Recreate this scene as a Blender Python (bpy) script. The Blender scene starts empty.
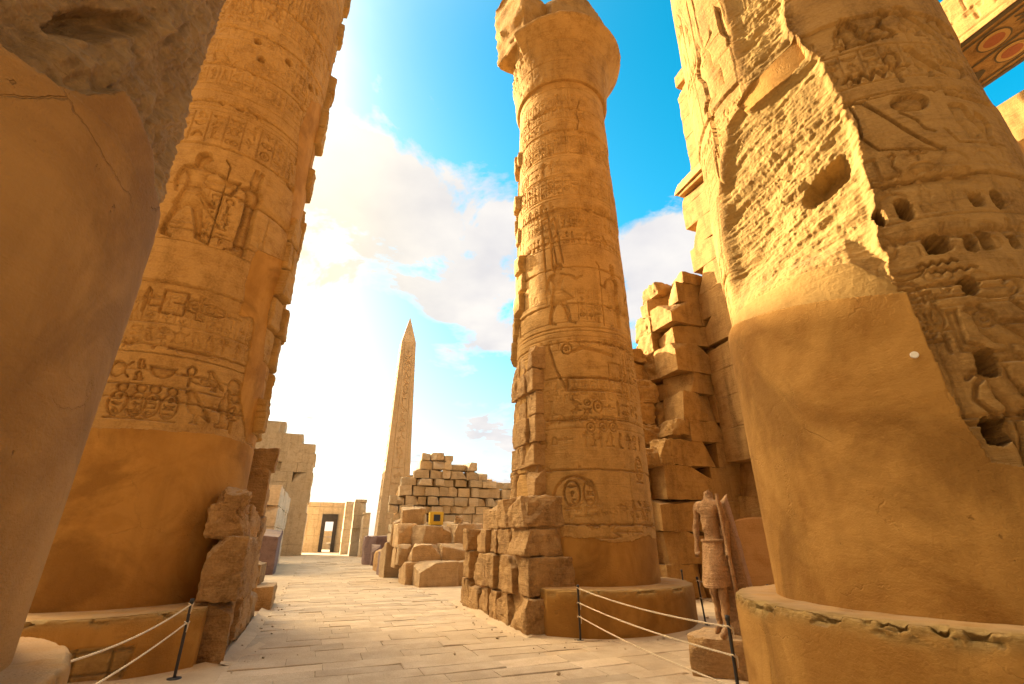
import bpy, bmesh, math, random
import numpy as np
from mathutils import Vector, Matrix

# ------------------------------------------------------------------ camera, sky, sun, exposure
C = bpy.context.scene
COL = C.collection
EYE = 1.7
FPX = 471.0
PITCH = math.radians(22.6)
cp, sp = math.cos(PITCH), math.sin(PITCH)
cam = bpy.data.cameras.new('camera'); camo = bpy.data.objects.new('camera', cam); COL.objects.link(camo)
camo.location = (0, 0, EYE); camo.rotation_euler = (math.pi/2 + PITCH, 0, 0)
cam.sensor_width = 36.0; cam.lens = 36.0*FPX/1024.0; cam.clip_start = 0.05; cam.clip_end = 3000
C.camera = camo
C.view_settings.view_transform = 'Standard'; C.view_settings.look = 'None'
C.view_settings.gamma = 1.0; C.view_settings.use_curve_mapping = False
C.view_settings.exposure = 2.15
C.render.engine = 'CYCLES'
C.cycles.max_bounces = 8; C.cycles.diffuse_bounces = 6; C.cycles.glossy_bounces = 2
C.cycles.use_denoising = True
C.cycles.caustics_reflective = False; C.cycles.caustics_refractive = False

SUN_AZ, SUN_EL = math.radians(-54), math.radians(20)
SUN_DIR = Vector((math.sin(SUN_AZ)*math.cos(SUN_EL), math.cos(SUN_AZ)*math.cos(SUN_EL), math.sin(SUN_EL)))
sl = bpy.data.lights.new('sun', 'SUN'); sl.energy = 5.0; sl.angle = math.radians(0.5); sl.color = (1.0, 0.80, 0.50)
so = bpy.data.objects.new('sun', sl); COL.objects.link(so)
so.rotation_euler = SUN_DIR.to_track_quat('Z', 'Y').to_euler()

def pdir(px, py):
    x = (px-512)/FPX; u = (342-py)/FPX
    return Vector((x, cp-sp*u, sp+cp*u))
def P(px, py, hd):
    d = pdir(px, py); t = hd/math.hypot(d.x, d.y)
    return Vector((d.x*t, d.y*t, EYE+d.z*t))
def ground(px, py, z=0.0):
    d = pdir(px, py); t = (z-EYE)/d.z
    return Vector((d.x*t, d.y*t, z))

W = bpy.data.worlds.new('World'); C.world = W; W.use_nodes = True
nt = W.node_tree; N = nt.nodes; L = nt.links
for n in list(N): N.remove(n)
def nd(tree, typ, **kw):
    n = tree.nodes.new(typ)
    for k, v in kw.items(): setattr(n, k, v)
    return n
def mth(tree, op, a, b=None, c=None, clamp=False):
    n = tree.nodes.new('ShaderNodeMath'); n.operation = op; n.use_clamp = clamp
    for i, v in enumerate((a, b, c)):
        if v is None: continue
        if isinstance(v, (int, float)): n.inputs[i].default_value = v
        else: tree.links.new(v, n.inputs[i])
    return n.outputs[0]
def mixc(tree, fac, a, b, mode='MIX'):
    n = tree.nodes.new('ShaderNodeMix'); n.data_type = 'RGBA'; n.blend_type = mode; n.clamp_factor = True
    for key, v in ((0, fac), (6, a), (7, b)):
        if isinstance(v, (int, float)): n.inputs[key].default_value = v
        elif isinstance(v, (tuple, list)): n.inputs[key].default_value = (*v[:3], 1)
        else: tree.links.new(v, n.inputs[key])
    return n.outputs[2]

def build_world():
    out = nd(nt, 'ShaderNodeOutputWorld'); bg = nd(nt, 'ShaderNodeBackground')
    sky = nd(nt, 'ShaderNodeTexSky', sky_type='NISHITA', sun_disc=False)
    sky.sun_elevation = SUN_EL; sky.sun_rotation = SUN_AZ; sky.dust_density = 1.2; sky.air_density = 1.0; sky.ozone_density = 2.0
    hs = nd(nt, 'ShaderNodeHueSaturation'); hs.inputs['Hue'].default_value = 0.468; hs.inputs['Saturation'].default_value = 1.5; hs.inputs['Value'].default_value = 1.0
    L.new(sky.outputs[0], hs.inputs['Color'])
    tc = nd(nt, 'ShaderNodeTexCoord'); sep = nd(nt, 'ShaderNodeSeparateXYZ'); L.new(tc.outputs['Generated'], sep.inputs[0])
    # clear air on the sunward half, a duller sky on the far half
    gr = nd(nt, 'ShaderNodeMapRange'); L.new(sep.outputs[1], gr.inputs[0]); gr.inputs[1].default_value = -.35; gr.inputs[2].default_value = .35; gr.inputs[3].default_value = .4; gr.inputs[4].default_value = 3.0
    L.new(gr.outputs[0], hs.inputs['Value'])
    zc = mth(nt, 'ADD', mth(nt, 'MAXIMUM', sep.outputs[2], 0.0), 0.22)
    cmb = nd(nt, 'ShaderNodeCombineXYZ')
    L.new(mth(nt, 'DIVIDE', sep.outputs[0], zc), cmb.inputs[0]); L.new(mth(nt, 'DIVIDE', sep.outputs[1], zc), cmb.inputs[1])
    n1 = nd(nt, 'ShaderNodeTexNoise'); n1.inputs['Scale'].default_value = 3.1; n1.inputs['Detail'].default_value = 10; n1.inputs['Roughness'].default_value = 0.62; n1.inputs['Distortion'].default_value = 0.35
    L.new(cmb.outputs[0], n1.inputs['Vector'])
    acc = mth(nt, 'MULTIPLY', mth(nt, 'SUBTRACT', n1.outputs[0], 0.5), 4.2)
    # cumulus banks: (direction, angular radius in degrees, weight)
    blobs = [(P(365,190,1),9,.62),(P(435,200,1),9,.62),(P(478,280,1),9,.66),(P(490,340,1),6,.55),(P(330,150,1),7,.45),(P(505,200,1),5,.3),
             (P(640,240,1),5,.75),(P(665,262,1),5,.6),(P(660,300,1),6,.55),(P(620,330,1),9,.4),(P(460,455,1),6,.45),(P(505,450,1),5,.45),(P(380,72,1),2.2,.5),
             (P(400,60,1),14,-.35),(P(600,120,1),14,-.5),(P(430,400,1),7,-.35)]
    for c, rad, w in blobs:
        d = Vector((c.x, c.y, c.z-EYE)).normalized()
        dp = nd(nt, 'ShaderNodeVectorMath', operation='DOT_PRODUCT'); L.new(tc.outputs['Generated'], dp.inputs[0]); dp.inputs[1].default_value = d
        k = 1.0/(1-math.cos(math.radians(rad)))
        g = mth(nt, 'EXPONENT', mth(nt, 'MULTIPLY', mth(nt, 'SUBTRACT', dp.outputs['Value'], 1.0), k))
        acc = mth(nt, 'ADD', acc, mth(nt, 'MULTIPLY', g, w))
    # unseen cloud cover added behind the viewer to steer the fill light
    back = mth(nt, 'MULTIPLY', mth(nt, 'SUBTRACT', 0.12, sep.outputs[1], clamp=True), 0.9)
    acc = mth(nt, 'ADD', acc, back)
    cov = mth(nt, 'MULTIPLY', mth(nt, 'SUBTRACT', acc, 0.30), 2.2, clamp=True)
    cov = mth(nt, 'MULTIPLY', cov, mth(nt, 'MULTIPLY', sep.outputs[2], 14, clamp=True))
    n2 = nd(nt, 'ShaderNodeTexNoise'); n2.inputs['Scale'].default_value = 5; n2.inputs['Detail'].default_value = 6; L.new(cmb.outputs[0], n2.inputs['Vector'])
    dps = nd(nt, 'ShaderNodeVectorMath', operation='DOT_PRODUCT'); L.new(tc.outputs['Generated'], dps.inputs[0]); dps.inputs[1].default_value = SUN_DIR
    glow = mth(nt, 'EXPONENT', mth(nt, 'MULTIPLY', mth(nt, 'SUBTRACT', dps.outputs['Value'], 1.0), 14.0))
    glow2 = mth(nt, 'EXPONENT', mth(nt, 'MULTIPLY', mth(nt, 'SUBTRACT', dps.outputs['Value'], 1.0), 25.0))
    n2r = mth(nt, 'MULTIPLY', mth(nt, 'SUBTRACT', n2.outputs[0], 0.32), 2.8, clamp=True)
    cl = mixc(nt, n2r, (5.7, 5.8, 6.2), (7.2, 7.15, 7.1))
    # hazy air round the sun
    skyc = mixc(nt, 1.0, hs.outputs[0], mixc(nt, glow, (0, 0, 0), (1.2, 1.0, .6)), 'ADD')
    skyc = mixc(nt, 1.0, skyc, mixc(nt, glow2, (0, 0, 0), (5, 3.6, 1.2)), 'ADD')
    low = mth(nt, 'POWER', mth(nt, 'SUBTRACT', 1.0, mth(nt, 'MULTIPLY', sep.outputs[2], 1.9, clamp=True)), 1.6)
    skyc = mixc(nt, mth(nt, 'MULTIPLY', low, 0.86), skyc, (5.9, 6.9, 7.4))
    warm = mixc(nt, mth(nt, 'MULTIPLY', mth(nt, 'SUBTRACT', 0.1, sep.outputs[1], clamp=True), 1.6, clamp=True), cl, (1.3, 1.0, .65))
    warm = mixc(nt, 1.0, warm, mixc(nt, glow, (0, 0, 0), (1.4, 1.1, .6)), 'ADD')
    gw = mth(nt, 'EXPONENT', mth(nt, 'MULTIPLY', mth(nt, 'SUBTRACT', dps.outputs['Value'], 1.0), 14.0)); gw = mth(nt, 'MULTIPLY', gw, 2.6, clamp=True)
    fin = mixc(nt, cov, skyc, warm)
    fin = mixc(nt, mth(nt, 'MULTIPLY', gw, .85), fin, (9.0, 7.4, 3.6))
    # unseen bright patches added to the sky as fill: one overhead, one left
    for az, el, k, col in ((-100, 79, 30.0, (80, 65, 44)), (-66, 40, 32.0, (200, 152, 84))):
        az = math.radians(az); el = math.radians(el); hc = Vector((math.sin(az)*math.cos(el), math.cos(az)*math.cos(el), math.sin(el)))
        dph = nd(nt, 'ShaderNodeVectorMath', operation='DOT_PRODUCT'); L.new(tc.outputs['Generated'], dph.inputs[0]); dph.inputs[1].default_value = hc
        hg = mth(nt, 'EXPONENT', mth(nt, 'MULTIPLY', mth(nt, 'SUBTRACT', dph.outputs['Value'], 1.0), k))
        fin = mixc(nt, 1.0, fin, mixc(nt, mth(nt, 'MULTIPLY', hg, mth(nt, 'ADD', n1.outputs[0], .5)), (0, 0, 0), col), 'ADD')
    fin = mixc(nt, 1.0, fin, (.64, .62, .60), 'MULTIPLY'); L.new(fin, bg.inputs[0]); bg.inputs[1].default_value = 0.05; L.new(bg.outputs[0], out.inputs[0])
build_world()

# ------------------------------------------------------------------ helpers
E = Vector((-0.358, 0.934, 0)).normalized()          # along the nave
F = Vector((E.y, -E.x, 0))                           # across it
NAVE = math.atan2(E.y, E.x) - math.pi/2              # turn that takes +Y onto the nave
def fe(f, e, z=0.0): return F*f + E*e + Vector((0, 0, z))
RNG = np.random.default_rng(7)
TAB = RNG.random((64, 64, 64)).astype(np.float32)
def n3(x, y, z, scale=1.0, off=0.0):
    x = np.asarray(x)*scale+off+101.3; y = np.asarray(y)*scale+off*1.7+57.7; z = np.asarray(z)*scale+off*2.3+203.1
    xi = np.floor(x).astype(np.int32); yi = np.floor(y).astype(np.int32); zi = np.floor(z).astype(np.int32)
    fx = x-xi; fy = y-yi; fz = z-zi
    fx = fx*fx*(3-2*fx); fy = fy*fy*(3-2*fy); fz = fz*fz*(3-2*fz)
    xi &= 63; yi &= 63; zi &= 63; x1 = (xi+1) & 63; y1 = (yi+1) & 63; z1 = (zi+1) & 63
    a = TAB[xi, yi, zi]*(1-fx)+TAB[x1, yi, zi]*fx; b = TAB[xi, y1, zi]*(1-fx)+TAB[x1, y1, zi]*fx
    c = TAB[xi, yi, z1]*(1-fx)+TAB[x1, yi, z1]*fx; d = TAB[xi, y1, z1]*(1-fx)+TAB[x1, y1, z1]*fx
    return ((a*(1-fy)+b*fy)*(1-fz)+(c*(1-fy)+d*fy)*fz)*2-1
def fbm(x, y, z, scale, octv=4, off=0.0, gain=0.5):
    r = 0; a = 1; t = 0
    for i in range(octv):
        r = r+a*n3(x, y, z, scale*2.03**i, off+i*9.1); t += a; a *= gain
    return r/t
def sstep(a, b, x):
    t = np.clip((x-a)/(b-a), 0, 1); return t*t*(3-2*t)

def mk_mesh(name, co, quads, mat=None, parent=None, smooth=True, attrs=None, loc=None):
    me = bpy.data.meshes.new(name)
    co = np.asarray(co, dtype=np.float32).reshape(-1, 3); q = np.asarray(quads, dtype=np.int32)
    me.vertices.add(len(co)); me.vertices.foreach_set('co', co.ravel())
    k = q.shape[1]
    me.loops.add(q.size); me.loops.foreach_set('vertex_index', q.ravel())
    me.polygons.add(len(q)); me.polygons.foreach_set('loop_start', np.arange(0, q.size, k, dtype=np.int32))
    me.polygons.foreach_set('use_smooth', np.full(len(q), smooth, dtype=bool))
    me.update(calc_edges=True); me.validate()
    for an, av in (attrs or {}).items():
        at = me.attributes.new(an, 'FLOAT', 'POINT'); at.data.foreach_set('value', np.asarray(av, dtype=np.float32).ravel())
    o = bpy.data.objects.new(name, me); COL.objects.link(o)
    if mat: me.materials.append(mat)
    if parent: o.parent = parent
    if loc is not None: o.location = loc
    return o
def grid_quads(nj, ni, wrap=False):
    j = np.arange(nj-1)[:, None]; i = np.arange(ni if wrap else ni-1)[None, :]; i1 = (i+1) % ni
    return np.stack([j*ni+i, j*ni+i1, (j+1)*ni+i1, (j+1)*ni+i], -1).reshape(-1, 4)
def tag(o, label=None, cat=None, group=None, kind=None):
    if label and not kind: kind = 'thing'
    if label: o['label'] = label
    if cat: o['category'] = cat
    if group: o['group'] = group
    if kind: o['kind'] = kind
    return o
def thing(name, label, cat, loc=(0, 0, 0), rotz=0, group=None):
    o = bpy.data.objects.new(name, None); COL.objects.link(o); o.location = loc; o.rotation_euler = (0, 0, rotz)
    o.empty_display_size = 0.2
    return tag(o, label, cat, group)

# ------------------------------------------------------------------ materials
def stone(name, base, tint, dark, plaster=None, plaster2=None, bump=0.5, rough=0.9, fine=28.0, var=1.0, stain=0.5, dust=True, cscale=1.0, slabs=False):
    m = bpy.data.materials.new(name); m.use_nodes = True; t = m.node_tree
    for n in list(t.nodes): t.nodes.remove(n)
    out = nd(t, 'ShaderNodeOutputMaterial'); b = nd(t, 'ShaderNodeBsdfPrincipled'); t.links.new(b.outputs[0], out.inputs[0])
    b.inputs['Roughness'].default_value = rough; b.inputs['Specular IOR Level'].default_value = 0.2
    tc = nd(t, 'ShaderNodeTexCoord'); oi = nd(t, 'ShaderNodeObjectInfo')
    add = nd(t, 'ShaderNodeVectorMath', operation='ADD'); t.links.new(tc.outputs['Object'], add.inputs[0])
    sc = nd(t, 'ShaderNodeVectorMath', operation='SCALE'); sc.inputs[0].default_value = (37, 53, 71); t.links.new(oi.outputs['Random'], sc.inputs['Scale'])
    t.links.new(sc.outputs[0], add.inputs[1]); V = add.outputs[0]
    def noise(scale, det=5, rg=0.55, vec=None, dist=0.0):
        n = nd(t, 'ShaderNodeTexNoise'); n.inputs['Scale'].default_value = scale; n.inputs['Detail'].default_value = det
        n.inputs['Roughness'].default_value = rg; n.inputs['Distortion'].default_value = dist; t.links.new(vec or V, n.inputs['Vector']); return n.outputs[0]
    def rng(x, a, b_):
        r = nd(t, 'ShaderNodeMapRange'); r.inputs[1].default_value = a; r.inputs[2].default_value = b_; t.links.new(x, r.inputs[0]); return r.outputs[0]
    big = noise(0.45*cscale, 4, 0.6, dist=0.4); mid = noise(2.6*cscale, 6, 0.65); fin = noise(fine, 4, 0.6)
    st = nd(t, 'ShaderNodeVectorMath', operation='MULTIPLY'); t.links.new(V, st.inputs[0]); st.inputs[1].default_value = (3.2, 3.2, 0.35)
    streak = noise(0.9, 5, 0.6, st.outputs[0])
    c = mixc(t, rng(big, 0.36, 0.64), base, tint)
    c = mixc(t, mth(t, 'MULTIPLY', rng(mid, 0.47, 0.68), 0.75*var), c, dark)
    c = mixc(t, mth(t, 'MULTIPLY', rng(streak, 0.50, 0.68), stain), c, tuple(x*0.55 for x in dark))
    c = mixc(t, mth(t, 'MULTIPLY', rng(fin, 0.42, 0.62), 0.3*var), c, tuple(min(1, x*1.28) for x in tint))
    ge = nd(t, 'ShaderNodeNewGeometry'); sg = nd(t, 'ShaderNodeSeparateXYZ'); t.links.new(ge.outputs['True Normal'], sg.inputs[0])
    dusty = mth(t, 'MULTIPLY', rng(sg.outputs[2], .55, .9), rng(mid, .25, .55)); dustc = (.42, .31, .20)
    c = mixc(t, mth(t, 'MULTIPLY', dusty, .5 if dust else 0), c, dustc)
    # each block keeps its own quarry tint
    hv = nd(t, 'ShaderNodeHueSaturation'); t.links.new(c, hv.inputs['Color'])
    t.links.new(mth(t, 'ADD', mth(t, 'MULTIPLY', oi.outputs['Random'], 0.35*var), 1.0-0.2*var), hv.inputs['Value'])
    c = hv.outputs[0]
    if slabs:
        ta = nd(t, 'ShaderNodeAttribute', attribute_name='tint'); hv2 = nd(t, 'ShaderNodeHueSaturation'); t.links.new(c, hv2.inputs['Color']); t.links.new(ta.outputs['Fac'], hv2.inputs['Value']); c = hv2.outputs[0]
        worn = rng(noise(.35, 5, .65, dist=.5), .45, .62); c = mixc(t, mth(t, 'MULTIPLY', worn, .55), c, (.47, .355, .23))
    h = mth(t, 'ADD', mth(t, 'MULTIPLY', fin, 0.4), mth(t, 'MULTIPLY', noise(fine*0.28, 6, 0.7), 1.0))
    vo = nd(t, 'ShaderNodeTexVoronoi'); vo.inputs['Scale'].default_value = fine*0.7; t.links.new(V, vo.inputs['Vector'])
    h = mth(t, 'ADD', h, mth(t, 'MULTIPLY', mth(t, 'MINIMUM', vo.outputs['Distance'], 0.45), 0.35))
    bv = nd(t, 'ShaderNodeVectorMath', operation='MULTIPLY'); t.links.new(V, bv.inputs[0]); bv.inputs[1].default_value = (.7, .7, 7.0)
    bedn = noise(1.6, 6, 0.68, bv.outputs[0], .8); h = mth(t, 'ADD', h, mth(t, 'MULTIPLY', bedn, 1.3))
    c = mixc(t, mth(t, 'MULTIPLY', rng(bedn, .52, .72), .35*var), c, tuple(x*.8 for x in dark))
    strength = bump
    if plaster:
        at = nd(t, 'ShaderNodeAttribute', attribute_name='plaster'); pm = at.outputs['Fac']
        p1 = noise(1.1, 5, 0.62, dist=0.6); p2 = noise(0.5, 3, 0.5)
        pc = mixc(t, rng(p1, 0.40, 0.62), plaster, plaster2)
        pc = mixc(t, mth(t, 'MULTIPLY', rng(streak, 0.5, 0.75), 0.38), pc, tuple(x*0.6 for x in plaster2))
        pc = mixc(t, mth(t, 'MULTIPLY', rng(p2, 0.53, 0.66), 0.3), pc, tuple(min(1, x*1.2) for x in plaster)); pc = mixc(t, mth(t, 'MULTIPLY', rng(noise(.7, 5, .65, dist=1.0), .51, .64), .65), pc, tuple(x*.62 for x in plaster2))
        pits = rng(noise(9.0, 3, 0.7), 0.71, 0.74)
        pc = mixc(t, mth(t, 'MULTIPLY', pits, 0.5), pc, tuple(x*0.4 for x in plaster2))
        pc = mixc(t, mth(t, 'MULTIPLY', noise(45, 4, 0.7), 0.3), pc, tuple(min(1, x*1.15) for x in plaster))
        pc = mixc(t, mth(t, 'MULTIPLY', dusty, .45), pc, dustc)
        c = mixc(t, pm, c, pc)
        tv = nd(t, 'ShaderNodeVectorMath', operation='MULTIPLY'); t.links.new(V, tv.inputs[0]); tv.inputs[1].default_value = (1.2, 1.2, 3.4)
        trow = noise(2.4, 6, 0.62, tv.outputs[0], 1.4)
        ck = nd(t, 'ShaderNodeTexVoronoi', feature='DISTANCE_TO_EDGE'); ck.inputs['Scale'].default_value = 1.1; t.links.new(mixc(t, .25, V, noise(3, 4, .7)), ck.inputs['Vector'])
        crack = mth(t, 'SUBTRACT', 1.0, rng(ck.outputs['Distance'], .0015, .006)); crack = mth(t, 'MULTIPLY', crack, rng(noise(.8, 3), .52, .6))
        pc = mixc(t, mth(t, 'MULTIPLY', crack, .7), pc, tuple(x*.3 for x in plaster2)); pc = mixc(t, mth(t, 'MULTIPLY', rng(trow, .52, .7), .4), pc, tuple(min(1, x*1.18) for x in plaster)); pc = mixc(t, mth(t, 'MULTIPLY', rng(trow, .46, .3), .35), pc, tuple(x*.75 for x in plaster2))
        ph = mth(t, 'ADD', mth(t, 'MULTIPLY', noise(5.0, 5, 0.6), 0.6), mth(t, 'MULTIPLY', noise(60, 3, 0.6), 0.25)); ph = mth(t, 'ADD', ph, mth(t, 'MULTIPLY', trow, .35)); ph = mth(t, 'SUBTRACT', ph, mth(t, 'MULTIPLY', crack, .5)); ph = mth(t, 'SUBTRACT', ph, mth(t, 'MULTIPLY', pits, .6))
        mx = nd(t, 'ShaderNodeMix'); mx.data_type = 'FLOAT'; t.links.new(pm, mx.inputs[0]); t.links.new(h, mx.inputs[2]); t.links.new(ph, mx.inputs[3]); h = mx.outputs[0]
        at2 = nd(t, 'ShaderNodeAttribute', attribute_name='broken'); 
        c = mixc(t, mth(t, 'MULTIPLY', at2.outputs['Fac'], 0.75), c, mixc(t, rng(mid, 0.35, 0.65), (base[0]*1.18, base[1]*1.42, base[2]*1.65), (base[0]*.82, base[1]*.92, base[2]*1.0)))
    bp = nd(t, 'ShaderNodeBump'); bp.inputs['Strength'].default_value = strength; bp.inputs['Distance'].default_value = 0.03
    t.links.new(h, bp.inputs['Height']); t.links.new(bp.outputs[0], b.inputs['Normal']); t.links.new(c, b.inputs['Base Color'])
    return m
SAND = stone('column_sandstone', (.37, .215, .070), (.43, .262, .092), (.22, .115, .033), (.43, .228, .055), (.28, .134, .027), bump=.65, stain=.32)
SAND_NEAR = stone('near_column_sandstone', (.33, .183, .054), (.40, .235, .076), (.17, .086, .025), (.42, .224, .057), (.25, .115, .022), bump=.7)
SAND_OLD = stone('oldest_column_sandstone', (.34, .19, .075), (.42, .255, .105), (.12, .06, .024), (.43, .225, .064), (.29, .14, .036), bump=1.0, stain=.6)
SAND_WALL = stone('wall_sandstone', (.40, .225, .072), (.47, .275, .095), (.23, .115, .036), bump=.6)
SAND_BLOCK = stone('block_sandstone', (.38, .225, .09), (.46, .285, .125), (.20, .105, .04), bump=1.0, stain=.35)
TAN = stone('tan_sandstone', (.48, .32, .165), (.55, .385, .215), (.29, .175, .08), bump=.8, stain=.35)
PALE = stone('pale_block_sandstone', (.54, .42, .27), (.60, .49, .34), (.38, .27, .155), bump=.6, stain=.3)
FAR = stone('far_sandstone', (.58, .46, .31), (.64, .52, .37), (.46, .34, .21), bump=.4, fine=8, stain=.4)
GRANITE = stone('red_granite', (.44, .25, .115), (.52, .31, .15), (.24, .12, .055), bump=1.2, rough=.8, fine=45, stain=.5)
DARKSTONE = stone('dark_granite', (.20, .13, .12), (.25, .165, .145), (.12, .075, .075), bump=.3, rough=.75, stain=.2)
BLACKSTONE = stone('black_granite', (.045, .04, .04), (.06, .052, .05), (.025, .022, .022), bump=.3, rough=.6, stain=.1, dust=False)
OBELISK = stone('obelisk_granite', (.60, .43, .25), (.66, .49, .30), (.50, .34, .18), bump=.25, fine=14, stain=.35)
PAVE = stone('paving_stone', (.51, .40, .28), (.57, .46, .335), (.42, .32, .215), bump=.5, stain=.25, fine=40, var=.9, slabs=True)
SANDG = stone('sand', (.47, .355, .23), (.52, .40, .265), (.38, .275, .17), bump=.5, fine=55, stain=.0, var=.7)
def plain(name, col, rough=.6, metal=0.0, bump=0.0, emit=None):
    m = bpy.data.materials.new(name); m.use_nodes = True; t = m.node_tree; b = t.nodes['Principled BSDF']
    tc = nd(t, 'ShaderNodeTexCoord'); n = nd(t, 'ShaderNodeTexNoise'); n.inputs['Scale'].default_value = 25; n.inputs['Detail'].default_value = 5
    t.links.new(tc.outputs['Object'], n.inputs['Vector'])
    t.links.new(mixc(t, n.outputs[0], tuple(x*.75 for x in col), tuple(min(1, x*1.2) for x in col)), b.inputs['Base Color'])
    b.inputs['Roughness'].default_value = rough; b.inputs['Metallic'].default_value = metal
    return m
BLACK = plain('black_paint', (.022, .02, .02), .5)
ROPE = plain('rope_fibre', (.62, .50, .34), .9)
YELLOW = plain('yellow_paint', (.62, .42, .04), .5)
GLASS = plain('lamp_glass', (.02, .02, .022), .15)
WHITE = plain('white_disc', (.75, .70, .62), .6)
RED = plain('red_ochre', (.33, .10, .03), .85)
OCHRE = plain('yellow_ochre', (.46, .26, .07), .85)
UMBER = plain('dark_umber', (.10, .07, .03), .85)

# ------------------------------------------------------------------ carved reliefs
def ell(cx, cy, rx, ry, n=20, a0=0, a1=2*math.pi):
    return [(cx+rx*math.cos(a0+(a1-a0)*i/n), cy+ry*math.sin(a0+(a1-a0)*i/n)) for i in range(n+(a1-a0 < 6.2))]
def fill(p): return ('f', p)
def line(p, w=.06): return ('l', p, w)
G = {
 'disc': [fill(ell(.5, .5, .42, .42))],
 'ring': [line(ell(.5, .5, .4, .4)+[(.9, .5)], .09), line(ell(.5, .5, .12, .12)+[(.62, .5)], .08)],
 'ankh': [line(ell(.5, .76, .17, .22)+[(.67, .76)], .09), line([(.5, .54), (.5, .02)], .12), line([(.18, .5), (.82, .5)], .11)],
 'reed': [fill([(.42, .02), (.56, .02), (.57, .3), (.74, .6), (.70, .85), (.5, 1), (.4, .75), (.43, .3)])],
 'water': [line([(0, .45)]+[(i/8, .45+(.16 if i % 2 else -.1)) for i in range(1, 8)]+[(1, .45)], .08)],
 'loaf': [fill([(.05, .2)]+ell(.5, .2, .45, .55, 12, math.pi, 0)[0:]+[(.95, .2)])],
 'bask': [fill([(.02, .7), (.98, .7)]+ell(.5, .7, .46, .5, 12, 0, -math.pi))],
 'bird': [fill([(.1, .88), (.2, .98), (.36, .96), (.42, .82), (.62, .62), (.86, .36), (.98, .12), (.8, .2), (.62, .28), (.58, .05), (.68, .02), (.4, .02), (.48, .08), (.5, .27), (.34, .32), (.22, .5), (.2, .78)])],
 'owl': [fill([(.2, .72), (.2, .95), (.32, 1), (.55, 1), (.62, .9), (.62, .7), (.8, .35), (.9, .08), (.66, .2), (.6, .02), (.3, .02), (.34, .2), (.22, .4)])],
 'snake': [line([(.02, .12), (.6, .1), (.8, .2), (.62, .36), (.5, .5), (.62, .75), (.8, .85), (.66, .96), (.5, .86)], .1)],
 'eye': [line(ell(.5, .5, .46, .24)+[(.96, .5)], .08), fill(ell(.5, .5, .14, .18))],
 'was': [line([(.5, .04), (.5, .86), (.28, .98), (.2, .84)], .09), line([(.36, 0), (.5, .1), (.64, 0)], .08)],
 'djed': [line([(.5, 0), (.5, 1)], .2), line([(.2, .66), (.8, .66)], .08), line([(.2, .78), (.8, .78)], .08), line([(.2, .9), (.8, .9)], .08)],
 'bolt': [line([(0, .5), (1, .5)], .09), line([(.42, .36), (.42, .64)], .07), line([(.58, .36), (.58, .64)], .07)],
 'house': [line([(.4, .1), (.05, .1), (.05, .9), (.95, .9), (.95, .1), (.6, .1)], .1)],
 'seat': [fill([(.2, .02), (.2, .1), (.36, .14), (.34, .4), (.2, .56), (.24, .7), (.34, .74), (.32, .86), (.42, 1), (.58, .95), (.6, .78), (.72, .66), (.74, .4), (.9, .34), (.92, .04)])],
 'leg': [fill([(.3, 1), (.55, 1), (.5, .2), (.8, .1), (.8, 0), (.3, 0)])],
 'sedge': [line([(.5, 0), (.5, .7), (.3, .95)], .08), line([(.5, .5), (.8, .72)], .07), line([(.5, .35), (.2, .55)], .07)],
 'bee': [fill([(.1, .5), (.2, .7), (.4, .66), (.7, .7), (.95, .5), (.7, .42), (.4, .44), (.2, .36)]), fill([(.4, .7), (.55, 1), (.75, .95), (.6, .7)]), line([(.3, .4), (.25, .1)], .06), line([(.5, .4), (.5, .1)], .06)],
 'scar': [fill(ell(.5, .45, .3, .38)), line([(.2, .6), (.02, .8)], .06), line([(.8, .6), (.98, .8)], .06), line([(.22, .3), (.04, .1)], .06), line([(.78, .3), (.96, .1)], .06)],
 'flag': [line([(.3, 0), (.3, 1)], .09), fill([(.34, .98), (.8, .9), (.34, .76)])],
}
SMALL = list(G)
KING = [  # striding king facing left
 fill([(.40, .86), (.38, .90), (.35, .905), (.37, .925), (.40, .985), (.47, 1.0), (.55, .97), (.58, .90), (.56, .84), (.5, .82)]),
 fill([(.44, .83), (.30, .80), (.27, .77), (.36, .74), (.41, .62), (.40, .56), (.60, .56), (.59, .64), (.66, .76), (.70, .79), (.66, .815), (.55, .83)]),
 fill([(.29, .79), (.25, .77), (.10, .68), (-.05, .74), (-.06, .77), (.08, .735), (.2, .79)]),
 fill([(.69, .79), (.73, .76), (.76, .62), (.70, .50), (.66, .50), (.70, .62), (.66, .74)]),
 fill([(.40, .555), (.60, .555), (.68, .36), (.60, .34), (.30, .37), (.14, .40)]),
 fill([(.32, .36), (.45, .36), (.36, .2), (.30, .04), (.14, .0), (.14, .03), (.24, .05), (.26, .2)]),
 fill([(.52, .34), (.64, .35), (.70, .2), (.72, .04), (.56, .0), (.56, .03), (.64, .05), (.62, .2)]),
 line([(.40, .50), (.60, .50)], .012), line([(.45, .54), (.28, .38)], .012)]
GOD = [  # robed figure with tall crown holding a staff
 fill([(.42, .79), (.40, .84), (.42, .87), (.44, .99), (.50, 1.0), (.50, .90), (.54, .99), (.59, .99), (.57, .86), (.58, .80), (.54, .77)]),
 fill([(.44, .78), (.34, .74), (.30, .70), (.38, .68), (.42, .54), (.42, .36), (.40, .20), (.40, .04), (.28, .0), (.30, .02), (.56, .0), (.60, .02), (.62, .22), (.60, .5), (.66, .70), (.62, .76)]),
 fill([(.34, .73), (.28, .70), (.20, .56), (.06, .58), (.06, .61), (.17, .60), (.26, .73)]),
 line([(.08, 0), (.08, .9), (.0, .96)], .018), line([(.42, .50), (.60, .50)], .014), line([(.41, .28), (.61, .28)], .012)]

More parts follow.
